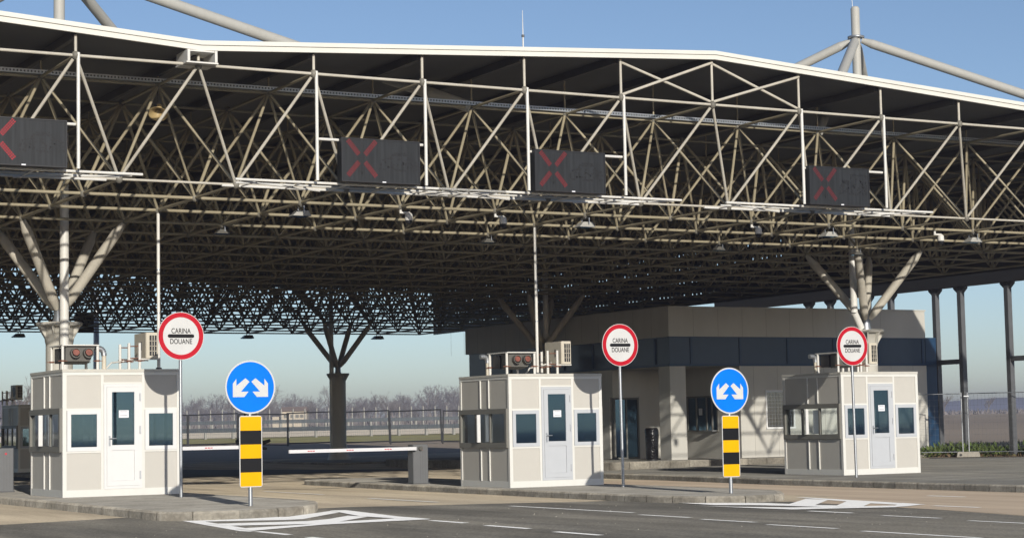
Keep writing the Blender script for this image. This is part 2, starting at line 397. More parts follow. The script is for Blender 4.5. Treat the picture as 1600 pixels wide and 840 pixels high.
# road markings (each a painted sheet 5 mm above the road)
def marks(name, polys):
    for i, p in enumerate(polys): poly_sheet(name, inset(p, -.025) if len(p) > 4 else p, .005+.0016*i, M_['marking'])
def dash(x, y0, y1, w=.13, x1=None):
    x1 = x if x1 is None else x1
    marks('road_marking', [[(x-w/2, y0), (x+w/2, y0), (x1+w/2, y1), (x1-w/2, y1)]])
HATCH1 = [[(11.05, 32.47), (11.36, 32.79), (10.98, 30.24), (10.75, 28.2), (10.62, 27.02), (10.4, 26.78), (10.37, 27.01), (10.65, 29.29)], [(11.21, 31.84), (11.98, 31.13), (12.68, 30.77), (14.11, 32.27), (14.13, 31.85), (12.47, 29.77), (12.15, 29.76), (10.98, 30.41)], [(10.73, 29.49), (11.51, 29.22), (12.26, 29.0), (12.84, 29.39), (13.53, 30.21), (13.59, 29.62), (12.32, 28.18), (11.88, 28.12), (10.82, 28.67)], [(10.53, 27.64), (11.8, 27.93), (12.53, 28.36), (13.3, 28.5), (13.81, 28.67), (13.88, 27.87), (13.14, 27.86), (11.98, 27.72), (10.5, 26.91)], [(14.16, 32.4), (14.38, 32.32), (13.94, 29.18), (13.92, 27.9), (13.69, 28.18), (13.58, 29.8)]]
HATCH2 = [[(24.82, 32.59), (24.88, 32.35), (24.4, 29.41), (24.11, 27.79), (23.77, 27.93), (23.92, 29.12)], [(22.38, 29.75), (24.42, 31.77), (24.33, 30.94), (22.58, 29.14)], [(22.28, 28.22), (24.43, 30.4), (24.23, 29.4), (22.41, 27.62)], [(22.91, 27.36), (24.27, 28.61), (24.1, 27.8), (23.39, 27.45)], [(21.72, 32.52), (21.99, 31.89), (22.66, 30.68), (22.65, 29.26), (22.84, 28.55), (22.32, 28.27), (22.16, 29.5), (21.95, 30.24), (21.54, 30.82)], [(21.15, 30.9), (21.28, 29.81), (21.77, 28.7), (22.59, 28.23), (23.37, 27.81), (22.98, 27.27), (22.21, 27.68), (21.3, 28.08), (21.22, 29.03)]]
marks('road_marking', HATCH1); marks('road_marking', HATCH2)
for x, a, b in [(10.5, 25.5, 26.7), (10.45, 23.4, 24.7), (10.4, 20.9, 22.2), (13.78, 26.4, 27.6), (13.65, 24.2, 25.5), (13.5, 22.0, 23.2), (13.4, 19.5, 20.8),
                (17.65, 26.0, 27.5), (17.4, 23.9, 25.3), (17.05, 21.5, 23.1), (16.85, 18.4, 20.7), (21.2, 26.3, 27.5), (20.95, 23.8, 25.2), (20.65, 21.4, 22.8),
                (23.9, 26.1, 27.3), (23.6, 23.0, 24.6), (18.55, 42.9, 46.7), (18.05, 35.8, 39.2), (26.9, 29.8, 30.9)]:
    dash(x, a, b)
dash(18.1, 28.4, 32.8)

m = MB(); rg = random.Random(8)
for k in range(130):
    x, y = rg.uniform(8, 24), rg.uniform(17, 33)
    if y > 31 and 10 < x < 15: continue
    q = rg.uniform(.005, .014); z = ground_z(x, y)
    m.add([(x-q, y-q, z+.001), (x+q, y-q*.6, z+.001), (x+q*.3, y+q, z+.001), (x, y, z+q*1.2)], [(0, 1, 3), (1, 2, 3), (2, 0, 3)])
tag(m.build('gravel', M_['concrete_block']), 'scattered pale grit on the dark road', 'grit', kind='stuff')
# ------------------------------------------------------------------ canopy
cn = thing('canopy', (gx(1), gy(4), 0), 'huge cream space frame canopy with a folded white edged roof over the customs lanes', 'canopy')
O = (gx(1), gy(4), 0)
NL, NR, NJ = -14, 15, 24
def sm(p, q, r, n=6, mb=None): mb.tube(p, q, r, n, cap=False)
deep = MB(); nodes = MB()
R_T, R_D, R_B = .031, .033, .037
def front_part(name, p, q, r):
    m = MB(); m.tube(p, q, r, 8); m.build(name, M_['steel'], cn, O)
for j in range(NJ+1):
    for n in range(NL, NR+1):
        T = (gx(n), gy(j), ZT)
        if n < NR:
            if j == 0 and n >= -1 and n <= 10: front_part('top_chord', T, (gx(n+1), gy(j), ZT), R_T)
            else: sm(T, (gx(n+1), gy(j), ZT), R_T, 6, deep)
        if j < NJ: sm(T, (gx(n), gy(j+1), ZT), R_T, 6, deep)
        for dx in (-.5, .5):
            for dj in (-.5, .5):
                a, b = n+dx, j+dj
                if NL < a < NR and 0 < b < NJ:
                    B = (gx(a), gy(b), ZB)
                    if j == 0 and -1 <= n <= 10: front_part('diagonal_brace', T, B, R_D)
                    else: sm(T, B, R_D+(.006 if j > 1 else 0), 6, deep)
        if j < 3: nodes.lathe([(.02, -.085), (.065, -.06), (.08, 0), (.065, .06), (.02, .085)], T, 8)
for j in range(NJ):
    for n in range(NL, NR):
        a, b = n+.5, j+.5
        r = .026 if j == 0 else .037
        if a < NR-.5:
            if j == 0 and -.5 <= a <= 9.5: front_part('bottom_chord', (gx(a), gy(b), ZB), (gx(a+1), gy(b), ZB), r)
            else: sm((gx(a), gy(b), ZB), (gx(a+1), gy(b), ZB), r, 6, deep)
        if b < NJ-.5: sm((gx(a), gy(b), ZB), (gx(a), gy(b+1), ZB), r+.004, 6, deep)
        if j < 5: nodes.lathe([(.02, -.08), (.065, -.055), (.08, 0), (.065, .055), (.02, .08)], (gx(a), gy(b), ZB), 8)
# thin roof struts from the top layer to the roof
for j in range(1, NJ+1, 2):
    for n in range(NL, NR+1): sm((gx(n), gy(j), ZT), (gx(n), gy(j), zr(n)-.1), .022, 5, deep)
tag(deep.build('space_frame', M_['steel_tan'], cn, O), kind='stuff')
nodes.build('node_ball', mat('dull_node_steel', (.20, .185, .15), rough=.6, var=.3, scale=4), cn, O)['kind'] = 'stuff'
for n in range(-1, 11):
    front_part('roof_post', (gx(n), gy(0), ZT), (gx(n), gy(0), zr(n)-.2), .03)
for a, b in ((5, 6), (6, 5), (6, 7), (7, 6)):
    front_part('ridge_brace', (gx(a), gy(0)-.03*(a-b), zr(a)-.24), (gx(b), gy(0)-.03*(a-b), ZT+.06), .032)
# roof sheet (one folded sheet with real thickness)
rs = MB()
brk = [-14, -9, -4, 1, 6, 11, 15.12]
ya, yb = gy(0)-.1, gy(NJ)+.6
v = []
for n in brk:
    for dz in (-.03, -.09):
        for y in (ya, yb): v.append((gx(n), y, zr(n)+dz))
f = []
for k in range(len(brk)-1):
    b = k*4; c = b+4
    f += [(b, c, c+1, b+1), (b+2, b+3, c+3, c+2), (b, b+2, c+2, c), (b+1, c+1, c+3, b+3)]
f += [(0, 1, 3, 2), (len(v)-4, len(v)-2, len(v)-1, len(v)-3)]
rs.add(v, f); rs.build('roof_sheet', M_['roof'], cn, O)
pu = MB()
for n in range(NL, NR+1):
    z = zr(n)-.1; pu.box(gx(n)-.05, gx(n)+.05, gy(0)+.12, gy(NJ)+.5, z-.16, z+.005)
pu.build('roof_beam', M_['purlin'], cn, O)['kind'] = 'stuff'
# fascia: two stepped strips on the front edge, one length per fold
for a, b in zip(brk, brk[1:]):
    fm = MB()
    for (t, u, y0, y1) in ((.0, -.085, ya-.10, ya-.004), (-.089, -.19, ya-.07, ya-.004)):
        p = [(gx(a), zr(a)+t), (gx(b), zr(b)+t), (gx(b), zr(b)+u), (gx(a), zr(a)+u)]
        fm.xz(p[::-1], y0, y1)
    fm.build('fascia', M_['fascia'], cn, O)
for n in (1, 11):   # valley gutter outlet, an open white channel end
    gb = MB(); x = gx(n)+.0; w = .30; z0, z1 = 8.46, 8.685; y0, y1 = ya-.14, ya+.5
    gb.box(x-w, x-w+.05, y0, y1, z0, z1); gb.box(x+w-.05, x+w, y0, y1, z0, z1)
    gb.box(x-w-.02, x+w+.02, y0, y1, z0-.03, z0-.002); gb.box(x-w+.052, x+w-.052, y0+.02, y1, z1-.03, z1-.003)
    gb.build('gutter_box', M_['steel_white'], cn, O)
# side cladding along the right hand edge, perforated
sc_ = MB(); sc_.box(gx(15)+.12, gx(15)+.15, gy(1), 61, ZB+.03, zr(15)-.06)
sc_.build('side_screen', M_['edge_shade'], cn, O)
sc_ = MB(); x = gx(15)+.13; sc_.add([(x, 61.01, ZB+.03), (x, gy(NJ)-.2, ZB+.03), (x, gy(NJ)-.2, zr(15)-.06), (x, 61.01, zr(15)-.06)], [(0, 1, 2, 3)])
sc_.build('perforated_screen', perf_mat('perforated_sheet', (.05, .05, .05), 3.2, .095), cn, O)

# tree columns
def column(n, j, label, zg=0., pipe=(0, 0), rp=.105, skirt=False):
    x, y = gx(n), gy(j)
    t = thing('tree_column', (x, y, zg), label, 'column', 'branching columns that carry the canopy')
    m = MB(); zc = 4.0-zg
    prof = [(.31, 0), (.31, zc-.5)]
    if skirt: prof = [(.55, 0), (.50, .12), (.40, .55), (.36, .7), (.36, zc-.5)]
    m.lathe(prof, n=28); m.build('shaft', M_['column'], t)
    m = MB(); m.lathe([(.31 if not skirt else .36, zc-.5), (.33 if not skirt else .36, zc-.42), (.36, zc-.06), (.53, zc-.055), (.53, zc+.02), (.10, zc+.03)], n=28)
    for k in range(8):
        a = 2*PI*k/8+.2; c, s_ = math.cos(a), math.sin(a)
        P = [(.31, zc-.42), (.52, zc-.06), (.31, zc-.06)]; e = .015
        vv = [(c*r-s_*d, s_*r+c*d, z) for d in (-e, e) for r, z in P]
        m.add(vv, [(0, 1, 2), (5, 4, 3), (0, 3, 4, 1), (1, 4, 5, 2), (2, 5, 3, 0)])
    m.build('capital', M_['column'], t)
    m = MB(); m.lathe([(.16, zc+.03), (.13, zc+.16), (.13, zc+.5), (.05, zc+.55)], n=16); m.build('neck', M_['galv'], t)
    for dx in (-.5, .5):
        for dj in (-.5, .5):
            m = MB(); a = Vector((dx*.16, dj*.16, zc+.34)); b = Vector((dx*MOD, dj*DY, ZB-zg)); d = (b-a)
            m.tube(a, a+d*.12, .07, 14, .122); m.tube(a+d*.12, a+d*.86, .122, 14); m.tube(a+d*.86, b, .122, 14, .055)
            m.build('branch', M_['steel'], t)
    px, py, zlow = pipe
    m = MB(); m.path([(px, py, 8.4-zg), (px, py, zlow+.35), (px*.55, py*.8, zlow-.1)] if zlow > 1 else [(px, py, 8.4-zg), (px, py, zlow)], rp, 14)
    m.build('drain_pipe', M_['steel_white'], t)
    return t
column(1, 4, 'sunlit branching column rising behind the leftmost booth, white drain pipe in front of it', .09, (-.03, -.52, .0))
column(11, 4, 'sunlit branching column behind the rightmost booth beside the building', -.04, (-.62, -.25, 4.2))
column(11, 12, 'shaded branching column standing against the dark side wall of the building', -.1, (.32, .2, .0))
column(11, 20, 'dark branching column silhouetted alone against the sky in the middle background', .02, (-.32, .0, .0), skirt=True)

# roof masts
def mast(n, j, label, ztop=13.67, zap=12.62):
    x, y = gx(n), gy(j)
    t = thing('roof_mast', (x, y, ZT), label, 'mast', 'strutted masts above the canopy roof')
    m = MB(); m.lathe([(.13, 0), (.13, ztop-ZT-.08), (.10, ztop-ZT-.02), (.03, ztop-ZT)], n=18); m.build('pole', M_['mast'], t)
    m = MB(); m.lathe([(.13, zap-ZT+.08), (.25, zap-ZT+.09), (.25, zap-ZT+.14), (.13, zap-ZT+.15)], n=22); m.build('collar', M_['galv'], t)
    for dn, dj in ((3, -3), (-3, 3), (3, 3), (-3, -3)):
        m = MB(); a = Vector((dn*.04, dj*.04, zap-ZT)); b = Vector((dn*MOD, dj*DY, 0)); d = b-a
        m.tube(a, a+d*.03, .08, 14, .135); m.tube(a+d*.03, b, .135, 14); m.build('strut', M_['mast'], t)
    m = MB(); m.tube((-.09, 0, ztop-ZT-.05), (-.16, 0, ztop-ZT+1.1), .012, 6, .006); m.build('lightning_rod', M_['galv'], t)
mast(1, 4, 'strutted roof mast above the leftmost column, its head out of view', 13.5, 12.45)
mast(11, 4, 'strutted roof mast with a visible rounded head and collar, on the right')

ar = thing('aerial', (20.17, 35.6, zr(4.15)-.04), 'thin white whip aerial standing on the roof edge near the middle', 'aerial')
m = MB(); m.tube((0, 0, 0), (0, 0, .42), .016, 8); m.build('base_rod', M_['steel_white'], ar)
m = MB(); m.tube((0, 0, .42), (0, 0, .47), .034, 8); m.build('clamp', M_['dark_steel'], ar)
m = MB(); m.tube((0, 0, .47), (0, 0, 1.0), .012, 6, .005); m.build('whip', M_['steel_white'], ar)

# cable tray
ct = thing('cable_tray', (gx(0), gy(1), ZT), 'long perforated silver cable tray running along behind the front truss', 'cable tray')
m = MB(); L0, L1 = gx(-8)-gx(0), gx(14)-gx(0)
m.box(L0, L1, -.12, .12, .035, .042); m.box(L0, L1, -.125, -.121, .035, .12); m.box(L0, L1, .121, .125, .035, .12)
m.build('tray', M_['galv'], ct)
m = MB(); k = L0
while k < L1:
    m.box(k, k+.03, -.128, -.1255, .06, .095); k += .07
m.build('slot', M_['black'], ct)['kind'] = 'stuff'
m = MB()
for k in range(4): m.tube((L0, -.07+.045*k, .062), (L1, -.07+.045*k, .062), .018, 6)
m.build('cable', M_['black'], ct)

# ------------------------------------------------------------------ lane displays with their gantry frames
def display(xc, nl, nr, label, truck=False, px0=-3., px1=3., led='led_red2'):
    t = thing('lane_display', (xc, Y0+.06, 6.31), label, 'lane display', 'lane signal displays hung on the front truss')
    w, h = .868, .88
    m = MB(); m.bbox(-w, w, -.16, .06, 0, h, .012); m.build('casing', M_['display'], t)
    m = MB()
    for x0, x1, z0, z1 in ((-w, w, h-.022, h), (-w, w, 0, .022), (-w, -w+.022, .0225, h-.0225), (w-.022, w, .0225, h-.0225)): m.box(x0, x1, -.172, -.1605, z0, z1)
    m.build('rim', M_['black'], t)
    # red cross of light strips on the left
    cx, cz = -.42, .48; off = MB()
    for sx in (-1, 1):
        for sz in (-1, 1):
            e = MB()
            for ss in (-.034, 0, .034):
                for q in range(8):
                    r = .10+.31*q/8
                    x = cx+sx*(r*.80)+ss*.74*sx; z = cz+sz*r*.92-ss*.68*sz
                    dx, dz = sx*.0115*.80, sz*.0115*.92
                    px, pz = -dz*.55, dx*.55
                    P = [(x-dx-px, z-dz-pz), (x+dx-px, z+dz-pz), (x+dx+px, z+dz+pz), (x-dx+px, z-dz+pz)]
                    e.xz(P, -.1645, -.1605)
            e.build('light_bar', M_[led], t)['kind'] = 'stuff'
    for q in range(22):   # unlit down arrow over the cross
        z = cz-.32+.62*q/21
        off.box(cx-.012, cx+.012, -.1640, -.1605, z, z+.014)
        if q < 8:
            for sx in (-1, 1): off.box(cx+sx*.03*q-.012, cx+sx*.03*q+.012, -.1640, -.1605, z+.012, z+.03)
    kx = .40; dr = random.Random(int(xc*10))
    if not truck:
        outl = [(-.40, .30), (-.40, .40), (-.36, .46), (-.22, .50), (-.1, .62), (.14, .62), (.26, .50), (.38, .46), (.40, .38), (.40, .30), (.33, .28), (.28, .34), (.20, .34), (.15, .28), (-.1, .28), (-.16, .34), (-.24, .34), (-.3, .28)]
        wins = [(-.16, .50), (-.08, .58), (0, .58), (.0, .5), (.12, .58), (.2, .5)]
    else:
        outl = [(-.38, .28), (-.38, .40), (-.30, .58), (-.14, .58), (-.14, .34), (-.06, .34), (-.06, .72), (.38, .72), (.38, .30), (.3, .28), (.22, .34), (.12, .28), (-.1, .28), (-.24, .34)]
        wins = [(-.30, .44), (-.26, .52), (-.2, .52), (.06, .5), (.2, .6), (.28, .46), (.1, .62), (.16, .42)]
    for a, b in zip(outl, outl[1:]+outl[:1]):
        d = math.dist(a, b); k = max(1, int(d/.045))
        for q in range(k):
            x = kx+a[0]+(b[0]-a[0])*q/k; z = a[1]+(b[1]-a[1])*q/k
            x += dr.uniform(-.01, .01); z += dr.uniform(-.012, .012); q_ = dr.uniform(.012, .021)
            off.box(x-q_, x+q_, -.1640, -.1605, z-q_, z+q_)
    for a in wins: off.box(kx+a[0]-.03, kx+a[0]+.03, -.1640, -.1605, a[1]-.014, a[1]+.014)
    for q in range(26):
        x = kx+dr.uniform(-.36, .36); z = dr.uniform(.32, .60 if truck else .46); q_ = dr.uniform(.010, .018)
        off.box(x-q_, x+q_, -.1640, -.1605, z-q_, z+q_)
    off.build('vehicle_symbol', M_['led_off'], t)['kind'] = 'stuff'
    m = MB(); m.box(.02, .10, -.175, -.1725, .006, .03); m.build('maker_plate', M_['paper'], t)
    # hangers and rails
    for n in (nl, nr):
        m = MB(); x = gx(n)+.04-xc; m.tube((x, -.10, 0), (x, -.10, ZT-6.31+.05), .034, 10); m.build('hanger', M_['steel_white'], t)
    a, b = gx(nl)+.07-xc, gx(nr)+.01-xc
    for q0, q1 in ((a, -w), (w, b)):
        m = MB(); m.tube((q0, -.02, .84), (q1, -.02, .84), .03, 8); m.build('top_rail', M_['steel_white'], t)
    # maintenance platform
    m = MB(); z = -.02
    for y, zz, s0, s1, r in ((.12, 0, px0, px1, .028), (.62, -.0, px0+.2, px1-.3, .02), (1.12, .0, px0+.1, px1-.4, .026)):
        m.tube((s0, y, z+zz), (s1, y, z+zz), r, 8)
    k = px0+.5
    while k < px1-.3: m.tube((k, .12, z-.005), (k, 1.12, z-.005), .017, 6); k += .95
    m.tube((px0+.1, .14, z-.03), (px0+2.2, 1.1, z-.03), .018, 6); m.tube((px1-.2, .14, z-.03), (px1-2.2, 1.1, z-.03), .018, 6)
    m.build('platform_rail', M_['steel_white'], t)
display(9.14, -1, 0, 'lane display at the left edge, half its bright red cross in view', px1=2.4, led='led_red')
display(16.4, 2, 3, 'dark lane display with a bright red cross and a car, second from the left', px1=3.)
display(20.82, 4, 5, 'dark lane display with a dim red cross and a car, third from the left')
display(28.02, 7, 8, 'dark lane display with a faint red cross and a truck symbol, rightmost', True, led='led_red3')

# floodlights, cameras, horn on the truss
def flood(loc, label, group='floodlights under the canopy nodes', sc=.72, hm='flood'):
    t = thing('floodlight', loc, label, 'floodlight', group)
    m = MB(); m.add([(-.34, -.22, -.20), (.26, -.22, -.20), (.26, .22, -.20), (-.34, .22, -.20), (-.14, -.14, -.03), (.2, -.14, -.03), (.2, .14, -.03), (-.14, .14, -.03)],
          [(3, 2, 1, 0), (4, 5, 6, 7), (0, 1, 5, 4), (1, 2, 6, 5), (2, 3, 7, 6), (3, 0, 4, 7)])
    m.build('housing', M_[hm], t)
    m = MB(); m.box(-.30, .22, -.18, .18, -.212, -.2015); m.build('lens', M_['glass'], t)
    m = MB()
    for y in (-.235, .225): m.box(.0, .03, y, y+.01, -.12, .09)
    m.box(0, .03, -.235, .235, .091, .10); m.tube((.015, 0, .1), (.015, 0, .2), .02, 8); m.build('bracket', M_['galv'], t)
    t.scale = (sc, sc, sc)
    return t
for (n, l) in ((2.5, 'floodlight hung on the truss right of the leftmost roof pole'), (5.5, 'floodlight hung on the truss below the third lane display'), (8.5, 'floodlight hung right under the truck lane display'), (10.5, 'rightmost floodlight hung on the front truss')):
    flood((gx(n), gy(1.5), 6.16), l)
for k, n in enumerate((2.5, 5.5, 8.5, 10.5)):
    flood((gx(n), gy(3.5), 6.22), 'floodlight in the shadow of the canopy, third truss row back', 'shaded floodlights deeper under the canopy', .6, 'housing')  # darker casing than the front row, canopy shade put into the colour
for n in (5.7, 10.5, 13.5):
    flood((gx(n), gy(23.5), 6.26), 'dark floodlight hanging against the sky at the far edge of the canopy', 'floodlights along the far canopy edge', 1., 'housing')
def camera_thing(loc, label):
    t = thing('surveillance_camera', loc, label, 'camera', 'white dome cameras on the truss')
    m = MB(); m.tube((0, 0, 0), (0, 0, -.1), .03, 10); m.box(-.02, .22, -.02, .02, -.10, -.06); m.build('arm', M_['steel_white'], t)
    m = MB(); m.lathe([(.05, 0), (.085, -.04), (.09, -.16), (.085, -.17)][::-1], (.2, 0, -.08), 16); m.build('body', M_['steel_white'], t)
    m = MB(); m.lathe([(.01, -.09), (.05, -.075), (.075, -.04), (.08, 0)], (.2, 0, -.255), 16); m.build('dome', M_['black'], t)
for n, l in ((3.5, 'white dome camera left of the two middle ones, below the second display'), (4.5, 'white dome camera just left of the third lane display'), (7.5, 'white dome camera left of the truck lane display'), (9.95, 'white dome camera right of the truck lane display')):
    camera_thing((gx(n), gy(1.5), 6.27), l)
hn = thing('horn_loudspeaker', (12.62, 37.3, 8.02), 'ivory horn loudspeaker under the top chord at the left', 'loudspeaker')
m = MB(); m.lathe([(.05, 0), (.06, .10), (.10, .2), (.19, .27), (.20, .28), (.185, .275), (.09, .2), (.03, .08)], n=22)
o = m.build('horn', M_['horn'], hn); o.rotation_euler = (R(142), 0, R(-30)); o.scale = (1, 1, .9)
m = MB(); m.tube((0, .05, 0), (0, .12, .36), .018, 8); m.tube((0, .02, 0), (0, .16, 0), .07, 12); m.build('driver', M_['housing'], hn)

# ------------------------------------------------------------------ booths
BW, BD, BH = 2.6, 2.54, 2.7
def frame_rect(m, x0, x1, z0, z1, y0, y1, w):
    m.box(x0, x1, y0, y1, z1-w, z1); m.box(x0, x1, y0, y1, z0, z0+w)
    m.box(x0, x0+w, y0, y1, z0+w, z1-w); m.box(x1-w, x1, y0, y1, z0+w, z1-w)
def booth(name, loc, label, door, sash=True):
    t = thing(name, loc, label, 'booth', 'customs control booths')
    W, D, H = BW, BD, BH
    # frame of the front and side walls
    fr = MB()
    fr.box(.0, .085, .0, .085, .0, H-.06); fr.box(W-.085, W, 0, .085, 0, H-.06)
    fr.box(.0, .085, D-.085, D, 0, H-.06); fr.box(W-.085, W, D-.085, D, 0, H-.06)
    fr.box(.085, W-.085, .003, .08, 0, .15); fr.box(.085, W-.085, .003, .08, H-.13, H-.06)
    fr.box(.085, W-.085, D-.08, D-.003, 0, .15); fr.box(.085, W-.085, D-.08, D-.003, H-.13, H-.06)
    fr.box(.003, .08, .085, D-.085, 0, .15); fr.box(.003, .08, .085, D-.085, H-.12, H-.06)
    fr.box(W-.08, W-.003, .085, D-.085, 0, .15); fr.box(W-.08, W-.003, .085, D-.085, H-.12, H-.06)
    for x in (.83, 1.735): fr.box(x, x+.06, .004, .078, .15, H-.13)          # door jamb mullions
    for x0, x1 in ((.085, .83), (1.795, W-.085)):
        fr.box(x0, x1, .005, .07, .925, .965); fr.box(x0, x1, .005, .07, 1.83, 1.87)
    fr.box(.89, 1.735, .005, .07, 2.385, 2.42)
    fr.build('frame', M_['booth_frame'], t)
    for f_ in (.40, .57):
        y = D*f_
        for z0, z1 in ((.15, .93), (1.90, H-.12)):
            for x0, x1 in ((-.008, .07), (W-.07, W+.008)):
                sd = MB(); sd.box(x0, x1, y-.014, y+.014, z0, z1); sd.build('side_rib', M_['booth_frame'], t)
    pn = MB()
    for x0, x1 in ((.085, .83), (1.795, W-.085)):
        pn.box(x0, x1, .022, .06, .15, .925); pn.box(x0, x1, .022, .06, 1.87, H-.13)
    pn.box(.89, 1.735, .022, .06, 2.42, H-.13)
    for x0, x1 in ((.085, W-.085),):
        pn.box(x0, x1, D-.06, D-.02, .15, .98); pn.box(x0, x1, D-.06, D-.02, 1.87, H-.13)
    for x0, x1 in ((.018, .06), (W-.06, W-.018)):
        pn.box(x0, x1, .085, D-.085, .15, .95); pn.box(x0, x1, .085, D-.085, 1.88, H-.12)
    pn.build('wall_panel', M_['booth_panel'], t)
    fl = MB(); fl.box(.09, W-.09, .09, D-.09, .02, .12); fl.box(.09, W-.09, .09, D-.09, H-.16, H-.135); fl.box(.1, W-.1, .62, .66, .12, 1.0)
    fl.box(.12, .6, .3, D-.3, .72, .76)
    fl.build('interior', M_['inside'], t)
    cp = MB(); cp.bbox(-.012, W+.012, -.012, D+.012, H-.058, H, .01); cp.build('roof_cap', M_['booth_cap'], t)
    # front windows
    for x0, x1 in ((.095, .825), (1.80, W-.09)):
        m = MB(); frame_rect(m, x0, x1, .966, 1.829, -.008, .05, .085); w = m.build('window', M_['pvc_white'] if door == 'white' else M_['pvc_grey'], t)
        m = MB(); m.box(x0+.087, x1-.087, .016, .024, 1.053, 1.742); m.build('pane', M_['glass'], w)
    # rear windows
    m = MB(); frame_rect(m, .1, W-.1, .98, 1.87, D-.06, D-.01, .08); w = m.build('window', M_['dark_frame'], t)
    m = MB(); m.box(.18, W-.18, D-.036, D-.03, 1.06, 1.79); m.build('pane', M_['glass_clear'], w)
    # side bands of sliding windows
    for s in (0, 1):
        xa, xb = (-.05, .06) if s == 0 else (W-.06, W+.05)
        m = MB(); z0, z1 = .952, 1.878
        m.box(xa, xb, .06, D-.05, z1-.12, z1); m.box(xa, xb, .06, D-.05, z0, z0+.12)
        m.box(xa, xb, .06, .15, z0+.12, z1-.12); m.box(xa, xb, D-.13, D-.05, z0+.12, z1-.12)
        xm = -.02 if s == 0 else W-.04
        for y in (.92, 1.66): m.box(xm, xm+.06, y, y+.06, z0+.12, z1-.12)
        w = m.build('sliding_window', M_['dark_frame'], t)
        for a, b in ((.15, .92), (.98, 1.66), (1.72, D-.13)):
            m = MB(); m.box(xm+.026, xm+.034, a+.004, b-.004, z0+.122, z1-.122); m.build('pane', M_['glass_clear'], w)
        if s == 0 and sash:
            m = MB(); m.box(-.14, -.052, 1.36, 1.40, z0+.13, z1-.13); m.build('sash', M_['pvc_white'], w)
            m = MB(); m.box(.075, .09, 1.0, 1.32, z0+.14, z1-.16); m.build('blind', M_['paper'], w)
    # door
    dm = M_['pvc_white'] if door == 'white' else M_['pvc_grey']
    m = MB(); frame_rect(m, .893, 1.732, .152, 2.383, -.006, .05, .06); d = m.build('door', dm, t)
    m = MB(); x0, x1, z0, z1 = .956, 1.669, .215, 2.32; y0, y1 = -.016, .045
    m.box(x0, x0+.11, y0, y1, z0, z1); m.box(x1-.11, x1, y0, y1, z0, z1)
    m.box(x0+.11, x1-.11, y0, y1, z1-.11, z1); m.box(x0+.11, x1-.11, y0, y1, z0, z0+.11); m.box(x0+.11, x1-.11, y0, y1, .97, 1.08)
    m.build('leaf', dm, d)
    m = MB(); m.box(x0+.112, x1-.112, .002, .03, z0+.112, .968); m.build('lower_panel', dm, d)
    m = MB(); m.box(x0+.112, x1-.112, .008, .016, 1.082, z1-.112); m.build('pane', M_['glass'], d)
    m = MB(); m.box(1.22, 1.44, -.001, .0045, 1.66, 1.82); m.build('notice', M_['paper'], d)
    m = MB()
    for z in (1.785, 1.70): m.box(1.25, 1.41, -.003, -.0015, z, z+.012)
    m.build('notice_print', M_['ink'], d)
    m = MB(); m.box(x0+.035, x0+.075, -.024, -.0165, 1.06, 1.28); m.tube((x0+.055, -.016, 1.22), (x0+.055, -.06, 1.22), .011, 8); m.tube((x0+.045, -.06, 1.22), (x0+.19, -.06, 1.22), .011, 8)
    m.build('handle', M_['galv'], d)
    for z in (2.02, 1.32, .36):
        m = MB(); m.tube((x1+.018, -.022, z), (x1+.018, -.022, z+.16), .016, 8); m.build('hinge', M_['pvc_grey'], d)
    return t
B1 = (11.488, 40.321, .09); B2 = (22.225, 40.265, -.05); B3 = (32.137, 40.154, -.04); B4 = (20.25, 77.4, -.05)
booth('control_booth', B1, 'cream control booth at the left with a white door', 'white')
booth('control_booth', B2, 'cream control booth in the middle, in front of the building corner', 'grey')
booth('control_booth', B3, 'cream control booth on the right with a round sign pole before its grey door', 'grey')
booth('control_booth', B4, 'control booth in deep shadow, peeking out left of the leftmost booth', 'grey', False)

# roof equipment
def clamp_post(m, r, x, y, z0, z1): 
    m.tube((x, y, z0), (x, y, z1), .032, 10); r.tube((x, y, z0+.17), (x, y, z0+.20), .055, 10); r.box(x-.10, x+.10, y-.012, y+.012, z0+.175, z0+.19)
def lamp_unit(b, dx, dy, label, elbow):
    x, y, z = b[0]+dx, b[1]+dy, b[2]+BH
    t = thing('twin_lamp_unit', (x, y, z), label, 'lamp unit', 'hooded twin lamp units on the booth roofs')
    m = MB(); m.box(-.02, .78, 0, 1.0, .505, .53); m.build('hood', M_['steel_white'], t)
    m = MB(); m.add([(.08, .10, .40+.09), (.72, .10, .40+.09), (.72, .46, .49), (.08, .46, .49), (.08, .12, .18), (.62, .12, .18), (.62, .46, .12), (.08, .46, .12)],
                    [(0, 1, 2, 3), (4, 7, 6, 5), (0, 4, 5, 1), (1, 5, 6, 2), (2, 6, 7, 3), (3, 7, 4, 0)]); m.build('housing', M_['housing'], t)
    for cx in (.27, .55):
        m = MB(); m.disc((cx, .35), .105, -.02, .10, 24, .09); m.build('visor', M_['housing'], t)
        m = MB(); m.disc((cx+.02, .375), .075, .02, .06, 20); m.build('lens', M_['lens'], t)
    for px, py in ((.0, .05), (.76, .05), (.0, .9), (.76, .9)):
        p = MB(); r = MB(); clamp_post(p, r, px, py, 0, .505)
        q = p.build('post', M_['steel_white'], t); r.build('clamp', M_['rust'], q)
    m = MB(); m.box(.05, .7, .5, .85, .15, .47); m.build('gear_box', M_['black'], t)
    m = MB(); ex, ey = elbow
    m.tube((ex, ey, 0), (ex, ey, .30), .05, 12); m.build('vent_pipe', M_['ac'], t)
    m = MB(); s = 1 if ex > .4 else 1
    pts = [(ex, ey, .30)]+[(ex-.09*(1-math.cos(a)), ey, .32+.13*math.sin(a)) for a in [PI/2*q/5 for q in range(1, 6)]]+[(ex-.2, ey, .45)]
    m.path(pts, .062, 12); m.build('vent_elbow', M_['galv'], t)
